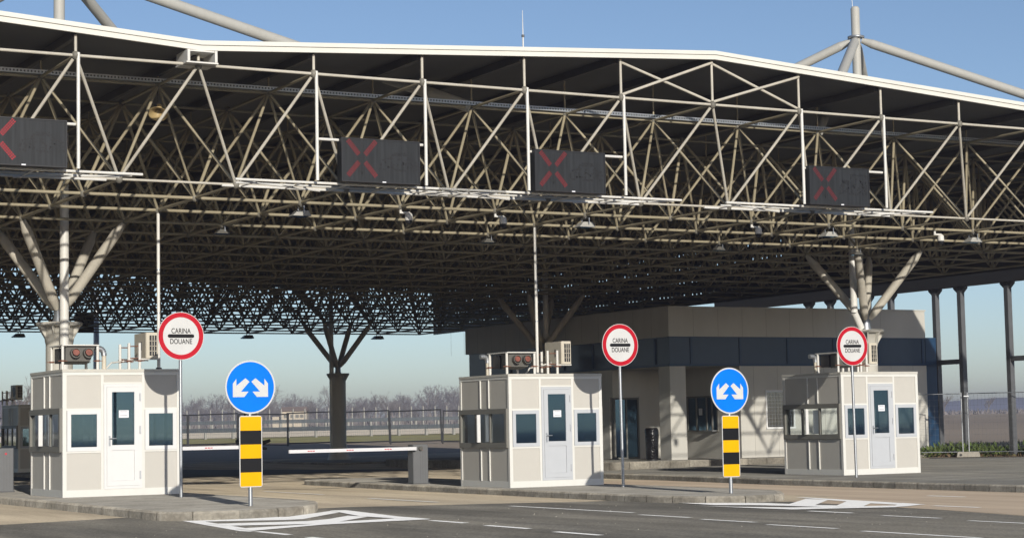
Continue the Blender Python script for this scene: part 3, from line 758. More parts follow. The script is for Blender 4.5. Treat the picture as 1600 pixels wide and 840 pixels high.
lamp_unit(B1, .05, .12, 'hooded twin red lamps on the leftmost booth roof, silver elbow pipe beside', (.96, .25))
lamp_unit(B2, .06, .12, 'hooded twin red lamp unit on the roof of the middle booth', (-.02, .98))
lamp_unit(B3, .06, .12, 'hooded twin lamps on the right booth roof, half hidden by the sign', (-.02, .98))
def ac_unit(b, dx, dy, label, fan=False):
    t = thing('air_conditioner', (b[0]+dx, b[1]+dy, b[2]+BH), label, 'air conditioner', 'air conditioners on booth roofs')
    m = MB(); m.bbox(0, .28, 0, .82, .24, .80, .02); m.build('casing', M_['ac'], t)
    m = MB(); m.box(.08, .24, -.006, .004, .30, .74); m.build('grille', M_['black'], t)
    m = MB()
    for k in range(2): m.box(.125+.055*k, .138+.055*k, -.012, -.0065, .30, .74)
    for k in range(3): m.box(.08, .24, -.012, -.0065, .395+.11*k, .405+.11*k)
    m.build('grille_bar', M_['ac'], t)
    m = MB(); m.disc((0, 0), .2, -.004, .004, 24)
    if not fan: m = MB(); m.box(-.02, .02, -.003, .003, -.10, .08)
    o = m.build('fan_grille' if fan else 'grip', M_['black'], t); o.location = (-.004, .30, .53); o.rotation_euler = (0, 0, R(90))
    for px, py in ((-.36, .06), (-.16, -.06), (-.36, .7), (-.16, .7)):
        p = MB(); r = MB(); clamp_post(p, r, px, py, 0, .57)
        q = p.build('post', M_['steel_white'], t); r.build('clamp', M_['rust'], q)
    for z in (.24, .5):
        for y0, y1 in ((.06, -.06), (.7, .7)):
            r = MB(); r.tube((-.36, y0, z), (-.16, y1, z), .014, 6); r.build('cross_rod', M_['rust'], t)
    for y in (.04, .74):
        m = MB(); m.box(-.38, .30, y, y+.04, .21, .238); m.build('bracket', M_['steel_white'], t)
    m = MB(); m.path([(.02, .5, .3), (-.3, .7, .2), (-.62, .5, .16), (-.8, .4, .0)], .018, 8); m.build('hose', M_['steel_white'], t)
ac_unit(B1, 1.90, .22, 'beige air conditioner on the roof of the leftmost booth')
ac_unit(B2, 1.66, .30, 'beige air conditioner on the roof of the middle booth')
ac_unit(B3, 1.60, .75, 'beige air conditioner on the right booth roof, half behind the round sign')
ac_unit(B4, -.02, .3, 'dark shaded air conditioner on the roof of the booth in shadow', True)
def roof_pole(n, zg, label):
    t = thing('roof_pole', (gx(n), gy(2.5), zg+BH), label, 'pole', 'white poles from booth roof to truss')
    m = MB(); h = ZB-zg-BH; m.tube((0, 0, 0), (0, 0, h), .036, 12); m.build('tube', M_['steel_white'], t)
    m = MB(); m.tube((0, 0, 0), (0, 0, .05), .065, 12); m.build('foot', M_['dark_steel'], t)
    m = MB()
    for z in (h*.35, h*.62): m.tube((0, 0, z), (0, 0, z+.03), .042, 12)
    m.build('joint', M_['galv'], t)
roof_pole(1.5, .09, 'slim white pole from the leftmost booth roof up to the truss')
roof_pole(5.5, -.05, 'slim white pole from the middle booth roof up to the truss')

# ------------------------------------------------------------------ signs
def customs_sign(loc, label):
    t = thing('customs_sign', loc, label, 'road sign', 'round customs signs on tall poles')
    zc = 3.30; r = .495
    m = MB(); m.tube((0, .035, 0), (0, .035, zc+.35), .034, 14); m.build('pole', M_['galv'], t)
    m = MB(); m.disc((0, zc), r, -.012, .0, 56); d = m.build('disc', M_['sign_white'], t)
    m = MB(); m.disc((0, zc), r-.003, .0005, .004, 56); m.build('disc_back', M_['sign_back'], t)
    m = MB(); m.disc((0, zc), r-.012, -.0155, -.0125, 56, r-.108); m.build('red_ring', M_['sign_red'], d)
    m = MB(); L = .285; h = .037
    pts = [(L-h+h*math.cos(a), zc+h*math.sin(a)) for a in [-PI/2+PI*q/8 for q in range(9)]]+[(-L+h+h*math.cos(a), zc+h*math.sin(a)) for a in [PI/2+PI*q/8 for q in range(9)]]
    m.xz(pts, -.0155, -.0125); m.build('bar', M_['sign_black'], d)
    text_mesh('CARINA', .150, .76, 'lettering', M_['sign_black'], d, (0, -.0145, zc+.100), .0012, .0015)
    text_mesh('DOUANE', .150, .76, 'lettering', M_['sign_black'], d, (0, -.0145, zc-.117), .0012, .0015)
    m = MB()
    for z in (zc+.2, zc-.25): m.box(-.05, .05, .005, .075, z, z+.03)
    m.build('clamp', M_['galv'], t)
    return t
s1 = customs_sign((13.32, 38.08, .09), 'round red rimmed CARINA DOUANE sign beside the leftmost booth')
s2 = customs_sign((24.15, 38.27, -.05), 'round red rimmed CARINA DOUANE sign in front of the dark building entrance')
s3 = customs_sign((31.24, 38.51, -.04), 'round red rimmed CARINA DOUANE sign overlapping the right booth')
for s, k in ((s1, (0, 0)), (s2, (0, R(-.4))), (s3, (0, R(-.5)))): s.rotation_euler = (k[0], k[1], 0)
def keep_sign(loc, label, lean=0):
    t = thing('keep_either_side_sign', loc, label, 'road sign', 'blue arrow signs with hazard boards')
    m = MB(); m.tube((0, .03, 0), (0, .03, 2.55), .038, 14); m.build('post', M_['galv'], t)
    zc = 2.10; r = .475
    m = MB(); m.disc((0, zc), r, -.012, 0, 56); d = m.build('disc', M_['sign_white'], t)
    m = MB(); m.disc((0, zc), r-.028, -.0150, -.0123, 56); m.build('blue_face', M_['sign_blue'], d)
    A = [(-.70, -.37), (-.70, .13), (-.56, .31), (-.56, .05), (-.2, .33), (-.04, .2), (-.38, -.17), (-.08, -.17), (-.25, -.37)]
    for s in (1, -1):
        P = [(s*a*r, zc+b*r) for a, b in A]
        m = MB(); m.xz(P if s < 0 else P, -.0182, -.0153); m.build('arrow', M_['sign_white'], d)
    w, z0, z1 = .215, .33, 1.59
    m = MB(); m.xz(round_poly([(-w, z0), (w, z0), (w, z1), (-w, z1)], .05, 5), -.012, 0); b = m.build('hazard_board', M_['sign_white'], t)
    h = (z1-z0-.03)/5
    for k in range(5):
        a = z0+.015+k*h
        m = MB()
        if k in (0, 4):
            q = round_poly([(-w+.015, a), (w-.015, a), (w-.015, a+h), (-w+.015, a+h)], .035, 4)
            q = [(x, (max(z, a) if k else z)) for x, z in q]
            m.xz([(-w+.015, a), (w-.015, a), (w-.015, a+h), (-w+.015, a+h)], -.0150, -.0123)
        else: m.xz([(-w+.015, a), (w-.015, a), (w-.015, a+h), (-w+.015, a+h)], -.0150, -.0123)
        m.build('yellow_band' if k % 2 == 0 else 'black_band', M_['sign_yellow'] if k % 2 == 0 else M_['sign_black'], b)
    m = MB()
    for z in (.55, 1.3, 1.95): m.box(-.055, .055, .002, .072, z, z+.03)
    m.build('clamp', M_['galv'], t)
    t.rotation_euler = (0, lean, 0)
    return t
keep_sign((12.60, 32.35, .09), 'blue sign with two white arrows over a yellow black board, on the left island')
keep_sign((23.23, 32.68, -.05), 'blue sign with two white arrows over a yellow black board, on the middle island', R(.3))

# ------------------------------------------------------------------ barriers
def barrier(x, y, z, label, arm=None):
    t = thing('lane_barrier', (x, y, z), label, 'barrier', 'grey lane barriers with white arms')
    m = MB(); m.bbox(-.20, .24, -.17, .17, .03, 1.03, .02); c = m.build('cabinet', M_['cabinet'], t)
    m = MB(); m.box(-.22, .26, -.19, .19, 0, .03); m.build('base_plate', M_['dark_steel'], c)
    m = MB()
    for k in range(3): m.box(.0+.07*k, .004+.07*k, -.174, -.1705, .06, .98)
    m.build('groove', M_['dark_steel'], c)
    m = MB(); m.disc((.05, .90), .028, -.176, -.171, 14); m.build('red_badge', M_['barrier_red'], c)
    if arm:
        m = MB(); a, b = arm; m.bbox(a, b, -.32, -.24, .885, .970, .02); A = m.build('arm', M_['barrier_white'], t)
        for k in range(3):
            m = MB(); xx = a+(b-a)*(.14+.30*k)
            for q in range(3): m.box(xx+.07*q, xx+.055+.07*q, -.3235, -.3205, .917, .940)
            m.build('red_stripe', M_['barrier_red'], A)
        m = MB(); m.tube((0, -.24, .925), (0, -.17, .925), .055, 12); m.build('pivot', M_['housing'], t)
barrier(22.5, 45.8, -.05, 'grey barrier cabinet on the middle island with its white arm lowered to the left', (-3.75, -.16))
barrier(14.0, 45.9, .09, 'barrier hidden behind the leftmost booth, its white arm lowered to the right', (.0, 3.45))
barrier(11.65, 46.0, .09, 'grey barrier cabinet at the left edge of the photo beside the leftmost booth')

# ------------------------------------------------------------------ office building
bl = thing('office_building', (37.65, 56.5, .13), 'low cream office building with a dark blue band under the right side of the canopy', 'building')
BX1 = 49.34-37.65; BY1 = 71.9-56.5
zt, zb1, zb0 = 5.33, 4.31, 3.31
m = MB()   # upper parapet walls
m.box(0, BX1, 0, .25, zb1, zt); m.box(0, .25, .25, BY1, zb1, zt); m.box(BX1-.25, BX1, .25, BY1, zb1, zt); m.box(.25, BX1-.25, BY1-.25, BY1, zb1, zt)
m.build('parapet', M_['wall'], bl)
m = MB(); m.box(-.03, BX1+.03, -.03, .28, zt, zt+.05); m.box(-.03, .28, .28, BY1+.03, zt, zt+.05); m.build('coping', M_['wall'], bl)
m = MB(); m.box(.25, BX1-.25, .25, BY1-.25, 4.6, 4.7); m.build('roof', M_['purlin'], bl)
m = MB(); m.box(.04, BX1, .03, .25, zb0+.02, zb1); m.box(.04, .25, .25, BY1-.25, zb0+.02, zb1); m.build('blue_band', M_['blue_panel'], bl)
m = MB()
for k in range(6): m.box(.9+2.12*k, .99+2.12*k, .0, .028, zb0+.05, zb1-.04)
m.box(-.01, BX1+.3, -.02, .028, zb0-.04, zb0+.05); m.box(-.01, BX1, -.012, .028, zb1-.04, zb1+.002)
for k in range(7): m.box(-.01, .038, .9+2.12*k, .99+2.12*k, zb0+.05, zb1-.04)
m.box(-.02, .038, .03, BY1, zb0-.04, zb0+.05)
m.build('band_trim', M_['blue_trim'], bl)
m = MB(); m.box(BX1+.003, BX1+.52, .01, .5, 0, zb1+.02); m.box(BX1+.003, BX1+.30, .5, BY1, 0, zb1+.02); m.build('blue_pilaster', M_['blue_trim'], bl)
wl = MB()
PX = 3.0; PY = 3.8
# front wall right of the porch, with a window opening
def wall_x(m, x0, x1, y0, y1, z0, z1, holes):
    xs_ = x0
    for a, b, c, d in sorted(holes):
        m.box(xs_, a, y0, y1, z0, z1); m.box(a, b, y0, y1, z0, c); m.box(a, b, y0, y1, d, z1); xs_ = b
    m.box(xs_, x1, y0, y1, z0, z1)
wall_x(wl, PX, BX1, 0, .25, 0, zb0, [(4.15, 5.35, 1.07, 2.32)])
wl.box(0, PX-.0, PY, PY+.25, 2.25, zb0); wl.box(1.12, PX, PY, PY+.25, 0, 2.25)
# return wall of the porch facing left
wl.box(PX, PX+.25, .25, 1.4, 0, zb0); wl.box(PX, PX+.25, 1.4, 3.4, 0, .95); wl.box(PX, PX+.25, 1.4, 3.4, 2.25, zb0); wl.box(PX, PX+.25, 3.4, PY, 0, zb0)
wl.box(0, .25, PY+.25, BY1, 0, zb0); wl.box(BX1-.25, BX1, .25, BY1, 0, zb0); wl.box(.25, BX1-.25, BY1-.25, BY1, 0, zb0)
wl.build('wall', M_['wall'], bl)
m = MB(); m.box(.02, PX+.1, .05, PY+.1, zb0-.03, zb0+.02); m.build('porch_soffit', M_['wall'], bl)
m = MB(); m.bbox(0, .68, 0, .72, 0, zb0-.032, .015); m.build('porch_column', M_['wall'], bl)
jm = MB()
for k in range(9): jm.box(.55+1.06*k+.5, .558+1.06*k+.5, -.003, .001, zb1+.01, zt-.01)
for k in range(8): jm.box(3.6+1.06*k, 3.608+1.06*k, -.003, .001, .05, zb0-.05)
for k in range(14): jm.box(-.003, .001, 1.1+1.2*k, 1.108+1.2*k, zb1+.01, zt-.01)
jm.build('cladding_joint', M_['wall_joint'], bl)
m = MB(); m.box(4.10, 5.40, -.03, .02, 2.32, 2.40); m.box(4.10, 5.40, -.05, .02, 1.0, 1.07); m.box(4.10, 4.16, -.025, .02, 1.07, 2.32); m.box(5.34, 5.40, -.025, .02, 1.07, 2.32)
w = m.build('window', M_['pvc_white'], bl)
m = MB(); m.box(4.16, 5.34, .06, .07, 1.07, 2.32); m.build('pane', glass_mat('window_bright', (.35, .38, .38), .22, (.75, .78, .78)), w)
m = MB()
for k in range(9): m.box(4.17, 5.33, -.004, .002, 1.13+.13*k, 1.136+.13*k)
for k in range(8): m.box(4.24+.14*k, 4.246+.14*k, -.010, -.0045, 1.08, 2.31)
m.build('grille', M_['galv'], w)
m = MB(); frame = m
m.box(PX-.03, PX+.06, 1.4, 3.4, 2.19, 2.25); m.box(PX-.06, PX+.06, 1.38, 3.42, .95, 1.0)
for y in (1.4, 1.75, 2.1, 2.75, 3.34): m.box(PX-.02, PX+.06, y, y+.06, 1.0, 2.19)
w = m.build('counter_window', M_['dark_frame'], bl)
m = MB(); m.box(PX+.02, PX+.03, 1.46, 3.34, 1.0, 2.19); m.build('pane', M_['glass'], w)
m = MB(); m.box(PX-.008, PX-.004, 2.4, 2.62, 1.55, 1.8); m.build('notice', M_['paper'], w)
m = MB(); m.box(PX-.25, PX-.061, 1.45, 1.95, .96, .99); m.build('shelf', M_['galv'], w)
m = MB(); frame_rect(m, .03, 1.12, 0.0, 2.24, PY-.02, PY+.08, .06); m.box(.55, .60, PY-.02, PY+.08, .06, 2.18); d = m.build('glass_door', M_['dark_frame'], bl)
m = MB(); m.box(.09, .55, PY+.02, PY+.03, .06, 2.18); m.box(.60, 1.06, PY+.02, PY+.03, .06, 2.18); m.build('pane', M_['glass'], d)
m = MB(); m.box(1.124, 1.17, PY-.03, PY-.002, 0, 2.3); m.build('door_trim', M_['wall'], d)
m = MB(); m.box(.3, BX1-.3, PY+1.5, PY+1.6, 0, zb0); m.build('inner_wall', M_['inside'], bl)
ra = thing('roof_whip', (37.65+9.9, 56.9, 5.5), 'tiny dark rod standing on the building parapet at the right', 'aerial')
m = MB(); m.tube((0, 0, 0), (0, 0, .38), .014, 6, .008); m.build('rod', M_['dark_steel'], ra)
m = MB(); m.tube((0, 0, 0), (0, 0, .06), .03, 8); m.build('foot', M_['dark_steel'], ra)

# side portal frames on the right
def portal(y, label):
    t = thing('portal_frame', (50, y, 0.0), label, 'portal frame', 'dark twin post portal frames right of the building')
    for dy in (0, 1.4):
        m = MB(); m.box(-.10, .10, dy-.10, dy+.10, -.2, 6.3); m.build('post', M_['dark_steel'], t)
        for s in (-1, 1):
            m = MB(); a = dy+s*.102; b = dy+s*.30
            P = [(a, 6.08), (b, 6.25), (b, 6.35), (a, 6.35)]
            vv = [(xx, yy, z) for xx in (-.09, .09) for yy, z in P]
            m.add(vv, [(0, 1, 2, 3), (7, 6, 5, 4), (0, 4, 5, 1), (1, 5, 6, 2), (2, 6, 7, 3), (3, 7, 4, 0)])
            m.build('haunch', M_['dark_steel'], t)
    m = MB(); m.box(-.08, .08, .102, 1.4-.102, 3.42, 3.60); m.build('tie_beam', M_['dark_steel'], t)
for y, l in ((51.3, 'dark twin post portal frame at the right edge of the photo'), (55.2, 'dark twin post portal frame just right of the building'), (59.2, 'dark portal frame behind the roof line of the building, nearest of the hidden ones'), (63.0, 'dark portal frame seen over the building roof, farthest of the row'), (47.3, 'dark twin post portal frame just outside the right edge')):
    portal(y, l)
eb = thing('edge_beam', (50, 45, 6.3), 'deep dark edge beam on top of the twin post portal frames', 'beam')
m = MB(); m.box(-.2, .2, .5, 26, .02, 1.9); m.build('web', M_['edge_shade'], eb)
m = MB(); m.box(-.28, .28, .5, 26, 1.905, 1.95); m.build('flange', M_['edge_shade'], eb)

# litter bin with bag
bn = thing('litter_bin', (36.9, 56.6, .13), 'litter bin in a shiny black bag beside the porch column of the building', 'bin')
m = MB(); rnd = random.Random(3); prof = [(.20, 0), (.215, .1), (.22, .5), (.235, .8), (.24, 1.0), (.20, 1.08)]
n = 26; vv = []
for r, z in prof:
    for i in range(n):
        a = 2*PI*i/n; rr = r*(1+.05*math.sin(5*a+z*6)+rnd.uniform(-.03, .03)); vv.append((rr*math.cos(a), rr*math.sin(a), z+.05))
m.add(vv, [(k*n+i, k*n+(i+1) % n, (k+1)*n+(i+1) % n, (k+1)*n+i) for k in range(len(prof)-1) for i in range(n)], True)
m.add([vv[5*n+i] for i in range(n)], [list(range(n))]); m.build('bag', M_['bag'], bn)
m = MB(); m.lathe([(.19, 0), (.19, .16)], n=20); m.build('base', M_['black'], bn)
m = MB()
for i in range(9):
    a = 2*PI*i/9; m.add([(.22*math.cos(a), .22*math.sin(a), 1.05), (.22*math.cos(a+.4), .22*math.sin(a+.4), 1.05), (.30*math.cos(a+.2), .30*math.sin(a+.2), .95+.08*(i % 3))], [(0, 1, 2)])
m.build('bag_rim', M_['bag'], bn)
# arm rest / dark bin in the lane behind the hazard board
rb = thing('barrier_arm_rest', (24.3, 62.2, -.19), 'dark post with a forked black head behind the left hazard board', 'barrier rest')
m = MB(); m.bbox(-.30, .30, -.2, .2, 0, 1.55, .05); m.build('post', M_['black'], rb)
for s in (-1, 1):
    m = MB(); m.tube((s*.25, 0, 1.15), (s*.62, -.05, 1.28), .09, 8, .05); m.tube((s*.25, 0, 1.02), (s*.5, -.05, 1.0), .07, 8, .04)
    m.build('fork', M_['black'], rb)
m = MB(); m.tube((-.26, 0, 1.5), (-.28, 0, 2.75), .035, 8); m.build('upright', M_['fence_dark'], rb)

# ------------------------------------------------------------------ fence on the right
def wire_panel(m, L, z0, z1, nx, nz, r=.003):
    for k in range(nx+1): m.tube((L*k/nx, 0, z0), (L*k/nx, 0, z1), r, 3, cap=False)
    for k in range(nz+1): m.tube((0, 0, z0+(z1-z0)*k/nz), (L, 0, z0+(z1-z0)*k/nz), r, 3, cap=False)
def fence_panel(p, q, z, label, name='mesh_fence', tube='galv', H=2.3, group=None, wires=(28, 10), r=.021, lean=0, wr=.003):
    d = math.dist(p, q); a = math.atan2(q[1]-p[1], q[0]-p[0])
    t = thing(name, (*p, z), label, 'mesh fence', group, a); t.rotation_euler = (lean, 0, a)
    for x, nm in ((.03, 'post'), (d-.03, 'post')):
        m = MB(); m.tube((x, 0, 0), (x, 0, H), r, 8); m.build(nm, M_[tube], t)
    for zz in (.14, H-.04):
        m = MB(); m.tube((.03, 0, zz), (d-.03, 0, zz), r*.8, 8); m.build('rail', M_[tube], t)
    m = MB(); wire_panel(m, d, .14, H-.04, *wires, r=wr); m.build('mesh', M_['fence_wire'], t)
    return t
G1 = 'temporary mesh fence panels on the right'
fence_panel((48.70, 53.9), (45.2, 57.0), .02, 'temporary mesh fence panel running left from the concrete foot to the building', group=G1)
fence_panel((48.78, 53.75), (50.9, 50.6), .02, 'temporary mesh fence panel running right from the concrete foot to the photo edge', group=G1)
fb = thing('concrete_foot', (48.72, 53.7, -.035), 'pale concrete foot block holding the temporary fence', 'concrete foot', rz=R(-35))
m = MB(); m.add([(-.42, -.13, 0), (.42, -.13, 0), (.42, .13, 0), (-.42, .13, 0), (-.38, -.10, .2), (.38, -.10, .2), (.38, .10, .2), (-.38, .10, .2)], [(3, 2, 1, 0), (4, 5, 6, 7), (0, 1, 5, 4), (1, 2, 6, 5), (2, 3, 7, 6), (3, 0, 4, 7)])
m.build('block', M_['concrete_block'], fb)
m = MB(); m.disc((-.28, .09), .05, -.128, -.10, 12); m.build('socket', M_['black'], fb)
m = MB(); m.box(-.09, .09, -.05, .05, 2.2, 2.24); m.build('coupler', M_['galv'], fb)
# dirt strip and weeds by the fence
rnd = random.Random(11)
poly_sheet('ground_strip', [(46.2, 54.6), (48.9, 53.2), (53, 46), (70, 40), (70, 60), (50.8, 62), (50.8, 56), (49, 54.9)], .008, M_['earth'], hz=-.03)
m = MB(); m2 = MB()
def blade(mb, x, y, z, h, w, lean):
    a = rnd.uniform(0, 2*PI); b = rnd.uniform(0, 2*PI); c, s = math.cos(a)*w, math.sin(a)*w
    lx, ly = math.cos(b)*lean, math.sin(b)*lean
    mb.add([(x-c, y-s, z), (x+c, y+s, z), (x+lx*.5+c, y+ly*.5+s, z+h*.6), (x+lx, y+ly, z+h)], [(0, 1, 2), (0, 2, 3)])
cl = []
for k in range(150):
    t = rnd.random(); yy = 46.5+9.5*rnd.random(); xx = 48.9+(54.2-yy)*.62+.2+abs(rnd.gauss(0, 1.1))
    cl.append((xx, yy, .10+.42*rnd.random()**2))
for k in range(60): cl.append((47.2+rnd.random()*3.0, 55.2+rnd.random()*.8, .12+.2*rnd.random()))
for xx, yy, h in cl:
    for q in range(70):
        dx, dy = rnd.gauss(0, .22), rnd.gauss(0, .22)
        blade(m, xx+dx, yy+dy, -.03+rnd.random()*h*.8, h*rnd.uniform(.2, .5), rnd.uniform(.02, .05), .12)
for k in range(700):
    yy = 46.5+9*rnd.random(); xx = 48.75+(53.9-yy)*.62+abs(rnd.gauss(0, .35))
    blade(m2, xx, yy, -.02, rnd.uniform(.04, .16), rnd.uniform(.015, .05), .12)
tag(m.build('weeds', M_['weed']), 'low green weeds growing along the fence beside the building', 'weeds', kind='stuff')
tag(m2.build('dry_litter', M_['weed_dry']), 'dry brown stalks and leaves at the edge of the paving', 'dry leaves', kind='stuff')

# ------------------------------------------------------------------ far side: fence, verge, rails, house, trees
def along(p, q, t): return (p[0]+(q[0]-p[0])*t, p[1]+(q[1]-p[1])*t)
poly_sheet('grass_verge', [(-20, 172), (46, 130), (60, 117), (84, 98), (98, 118), (85, 142), (47, 160), (-20, 190)], .02, M_['verge'])
fa, fbn = (22, 139.5), (72, 97.5)
Lf = math.dist(fa, fbn); nP = 19
GF = 'dark leaning mesh fence panels beyond the canopy'
rr = random.Random(5)
first = None
for k in range(nP):
    p = along(fa, fbn, k/nP); q = along(fa, fbn, (k+1)/nP)
    z = ground_z(*p)
    if first is None:
        first = fence_panel(p, q, z, 'dark mesh fence panel in the row across the far side of the lanes', 'mesh_fence', 'fence_dark', 2.15, GF, (24, 9), .05, wr=.0045); fp_ = first
    else:
        fp_ = copy_tree(first); fp_.location = (*p, z)
    fp_.rotation_euler = (R(rr.uniform(-5, 5)), R(rr.uniform(-1.5, 1.5)), math.atan2(fbn[1]-fa[1], fbn[0]-fa[0]))
# carriageway and guard rails
cw = [(-60, 205), (50, 147), (71, 137), (86, 128), (100, 152), (84, 162), (60, 174), (-60, 236)]
poly_sheet('road_beyond', cw, .03, M_['far_road'])
def guard_rail(p, q, label, n, ht=.72):
    z0, z1 = ground_z(*p), ground_z(*q)
    t = thing('guard_rail', (*p, z0), label, 'guard rail')
    d = (q[0]-p[0], q[1]-p[1]); L = math.hypot(*d); nx_, ny_ = -d[1]/L, d[0]/L
    for k in range(n+1):
        s = k/n; x, y, z = d[0]*s, d[1]*s, (ground_z(p[0]+d[0]*s, p[1]+d[1]*s)-z0)
        m = MB(); m.box(x-.09, x+.09, y-.09, y+.09, z-.2, z+ht-.05); m.build('post', M_['rail_post'], t)
    m = MB(); segs = 24
    for k in range(segs):
        a, b = k/segs, (k+1)/segs
        for o_, zz, hh in ((-.12, ht-.33, .1), (-.16, ht-.22, .10), (-.12, ht-.11, .1)):
            vv = []
            for s in (a, b):
                x, y = d[0]*s+nx_*o_*-1*(-1), d[1]*s+ny_*o_*-1*(-1); z = ground_z(p[0]+d[0]*s, p[1]+d[1]*s)-z0
                vv += [(x, y, z+zz), (x, y, z+zz+hh), (x+nx_*.03, y+ny_*.03, z+zz+hh), (x+nx_*.03, y+ny_*.03, z+zz)]
            m.add(vv, [(0, 4, 5, 1), (1, 5, 6, 2), (2, 6, 7, 3), (3, 7, 4, 0)])
    m.build('beam', M_['rail'], t)
guard_rail((20, 160.5), (84, 125.6), 'grey guard rail with pale posts, the nearer of the two beyond the dark fence', 34, .85)
guard_rail((30, 184), (98, 152.5), 'grey guard rail on the far side of the carriageway', 36, 1.1)
# far fence with pale concrete posts
pa, pb = (34, 199.7), (118, 151.7)
GP = 'pale concrete posts of the far fence'
first = None
for k in range(84):
    p = along(pa, pb, k/83); z = ground_z(*p)
    if first is None:
        m = MB(); m.add([(-.07, -.07, 0), (.07, -.07, 0), (.07, .07, 0), (-.07, .07, 0), (-.05, -.05, 2.15), (.05, -.05, 2.15), (.05, .05, 2.15), (-.05, .05, 2.15)], [(3, 2, 1, 0), (4, 5, 6, 7), (0, 1, 5, 4), (1, 2, 6, 5), (2, 3, 7, 6), (3, 0, 4, 7)])
        first = m.build('fence_post', M_['rail_post']); o = first
        tag(o, 'pale slender concrete post of the far roadside fence', 'fence post', GP)
    else:
        o = first.copy(); col.objects.link(o)
    o.location = (*p, z)
# house
hx, hy = 100.6, 242.4; hz = ground_z(hx, hy)
ho = thing('farm_house', (hx, hy, hz), 'small pale house with a faded roof far beyond the fences', 'house', rz=R(-29))
m = MB(); m.box(-1.75, 1.75, 0, 2.6, -.5, 2.2); m.build('wall', M_['house_wall'], ho)
m = MB(); m.add([(-1.9, -.2, 2.2), (1.9, -.2, 2.2), (1.9, 2.9, 2.2), (-1.9, 2.9, 2.2), (-1.7, 1.3, 2.8), (1.7, 1.3, 2.8)], [(3, 2, 1, 0), (0, 1, 5, 4), (1, 2, 5), (2, 3, 4, 5), (3, 0, 4)]); m.build('roof', M_['house_roof'], ho)
for x in (-1.1, -.2, .5, 1.1):
    m = MB(); m.box(x-.22, x+.22, -.03, .02, 1.3, 1.75); m.build('window', M_['dark_frame'], ho)
m = MB(); m.box(-2.9, -2.0, .4, 1.6, -.5, 1.5); m.build('annex', M_['house_wall'], ho)

# bare trees
def bare_tree(seed, h, spread, name, m):
    r = random.Random(seed); mb = MB()
    def grow(p, d, L, rad, lvl):
        q = p+d*L
        mb.tube(p, q, rad, 4 if lvl > 1 else 6, rad*.62, cap=False)
        if lvl >= 4:
            return
        k = (7, 5, 4, 3)[lvl]
        for i in range(k):
            t = r.uniform(.35, 1.0) if lvl else r.uniform(.2, 1.0)
            b = p+d*L*t
            ax = Vector((r.gauss(0, 1), r.gauss(0, 1), r.gauss(0, .4))).normalized()
            nd = (d+ax*spread*(1 if lvl else .9)+Vector((0, 0, .18))).normalized()
            grow(b, nd, L*r.uniform(.45, .72), max(rad*.5, .022), lvl+1)
    grow(Vector((0, 0, -.2)), Vector((r.uniform(-.06, .06), r.uniform(-.06, .06), 1)).normalized(), h*.5, h*.014, 0)
    return mb
tree_mesh = []
for s in range(5):
    mb = bare_tree(20+s, 11, .62+.06*s, 'bare_tree', None)
    o = mb.build('trunk_and_twigs', M_['bark'] if s % 2 else M_['bark2']); tree_mesh.append(o.data); bpy.data.objects.remove(o)
rt = random.Random(9)
def depthpt(d, s):   # point at view depth d and sideways offset s*d
    return (.486*d+.874*s*d, .874*d-.486*s*d)
GT = 'bare hazy trees along the far horizon'
for row, (d0, d1, cnt) in enumerate(((430, 500, 56), (510, 570, 64), (580, 640, 70))):
    for k in range(cnt):
        d = rt.uniform(d0, d1); s = -.30+.33*(k+rt.random())/cnt
        x, y = depthpt(d, s)
        o = bpy.data.objects.new('bare_tree', tree_mesh[rt.randrange(5)]); col.objects.link(o)
        o.location = (x, y, ground_z(x, y)-.2); o.rotation_euler = (0, 0, rt.uniform(0, 6.28))
        sc = rt.uniform(.65, 1.05)*(d/520); o.scale = (sc*1.15, sc*1.15, sc*rt.uniform(.8, 1.1))
        tag(o, 'bare winter tree in the hazy row along the far horizon', 'tree', GT)
for (px_, d, sc, lab) in ((-.253, 330, .75, 'bare brown tree at the far left beyond the shaded booth'), (-.256, 185, .55, 'small bare tree peeking over the leftmost booth roof at its left corner'), (.245, 300, .3, 'small bare tree beyond the fence at the right edge'), (.222, 240, .28, 'leaning bare sapling between the right portal posts')):
    x, y = depthpt(d, px_)
    o = bpy.data.objects.new('bare_tree', tree_mesh[int(d) % 5]); col.objects.link(o); o.location = (x, y, ground_z(x, y)-.2); o.scale = (sc, sc, sc)
    tag(o, lab, 'tree')
# distant brush band under the trees, far hedges on the right
m = MB(); rb_ = random.Random(4)
for k in range(9000):
    d = rb_.uniform(380, 640); s = rb_.uniform(-.31, .31); x, y = depthpt(d, s); h = rb_.uniform(.6, 3.2)
    if s > .05: h *= .45
    a = rb_.uniform(0, 6.28); w = rb_.uniform(.15, .5)
    z = ground_z(x, y)-.1
    m.add([(x-w*math.cos(a), y-w*math.sin(a), z), (x+w*math.cos(a), y+w*math.sin(a), z), (x+rb_.uniform(-.8, .8), y+rb_.uniform(-.8, .8), z+h)], [(0, 1, 2)])
tag(m.build('distant_brush', M_['bark2']), 'hazy brown brushwood below the far trees', 'brushwood', kind='stuff')
m = MB()
for k in range(14000):
    d = rb_.uniform(84, 96)+rb_.gauss(0, 1.5); q = rb_.uniform(.195, .30); x, y = depthpt(d, q); z = ground_z(x, y)-.05
    a = rb_.uniform(0, 6.28); w = rb_.uniform(.05, .16); h = rb_.uniform(.10, .5)
    m.add([(x-w*math.cos(a), y-w*math.sin(a), z), (x+w*math.cos(a), y+w*math.sin(a), z), (x+rb_.uniform(-.2, .2), y+rb_.uniform(-.2, .2), z+h)], [(0, 1, 2)])
tag(m.build('hedge', M_['hedge']), 'low dark hedge beyond the portal posts on the right', 'hedge', kind='stuff')
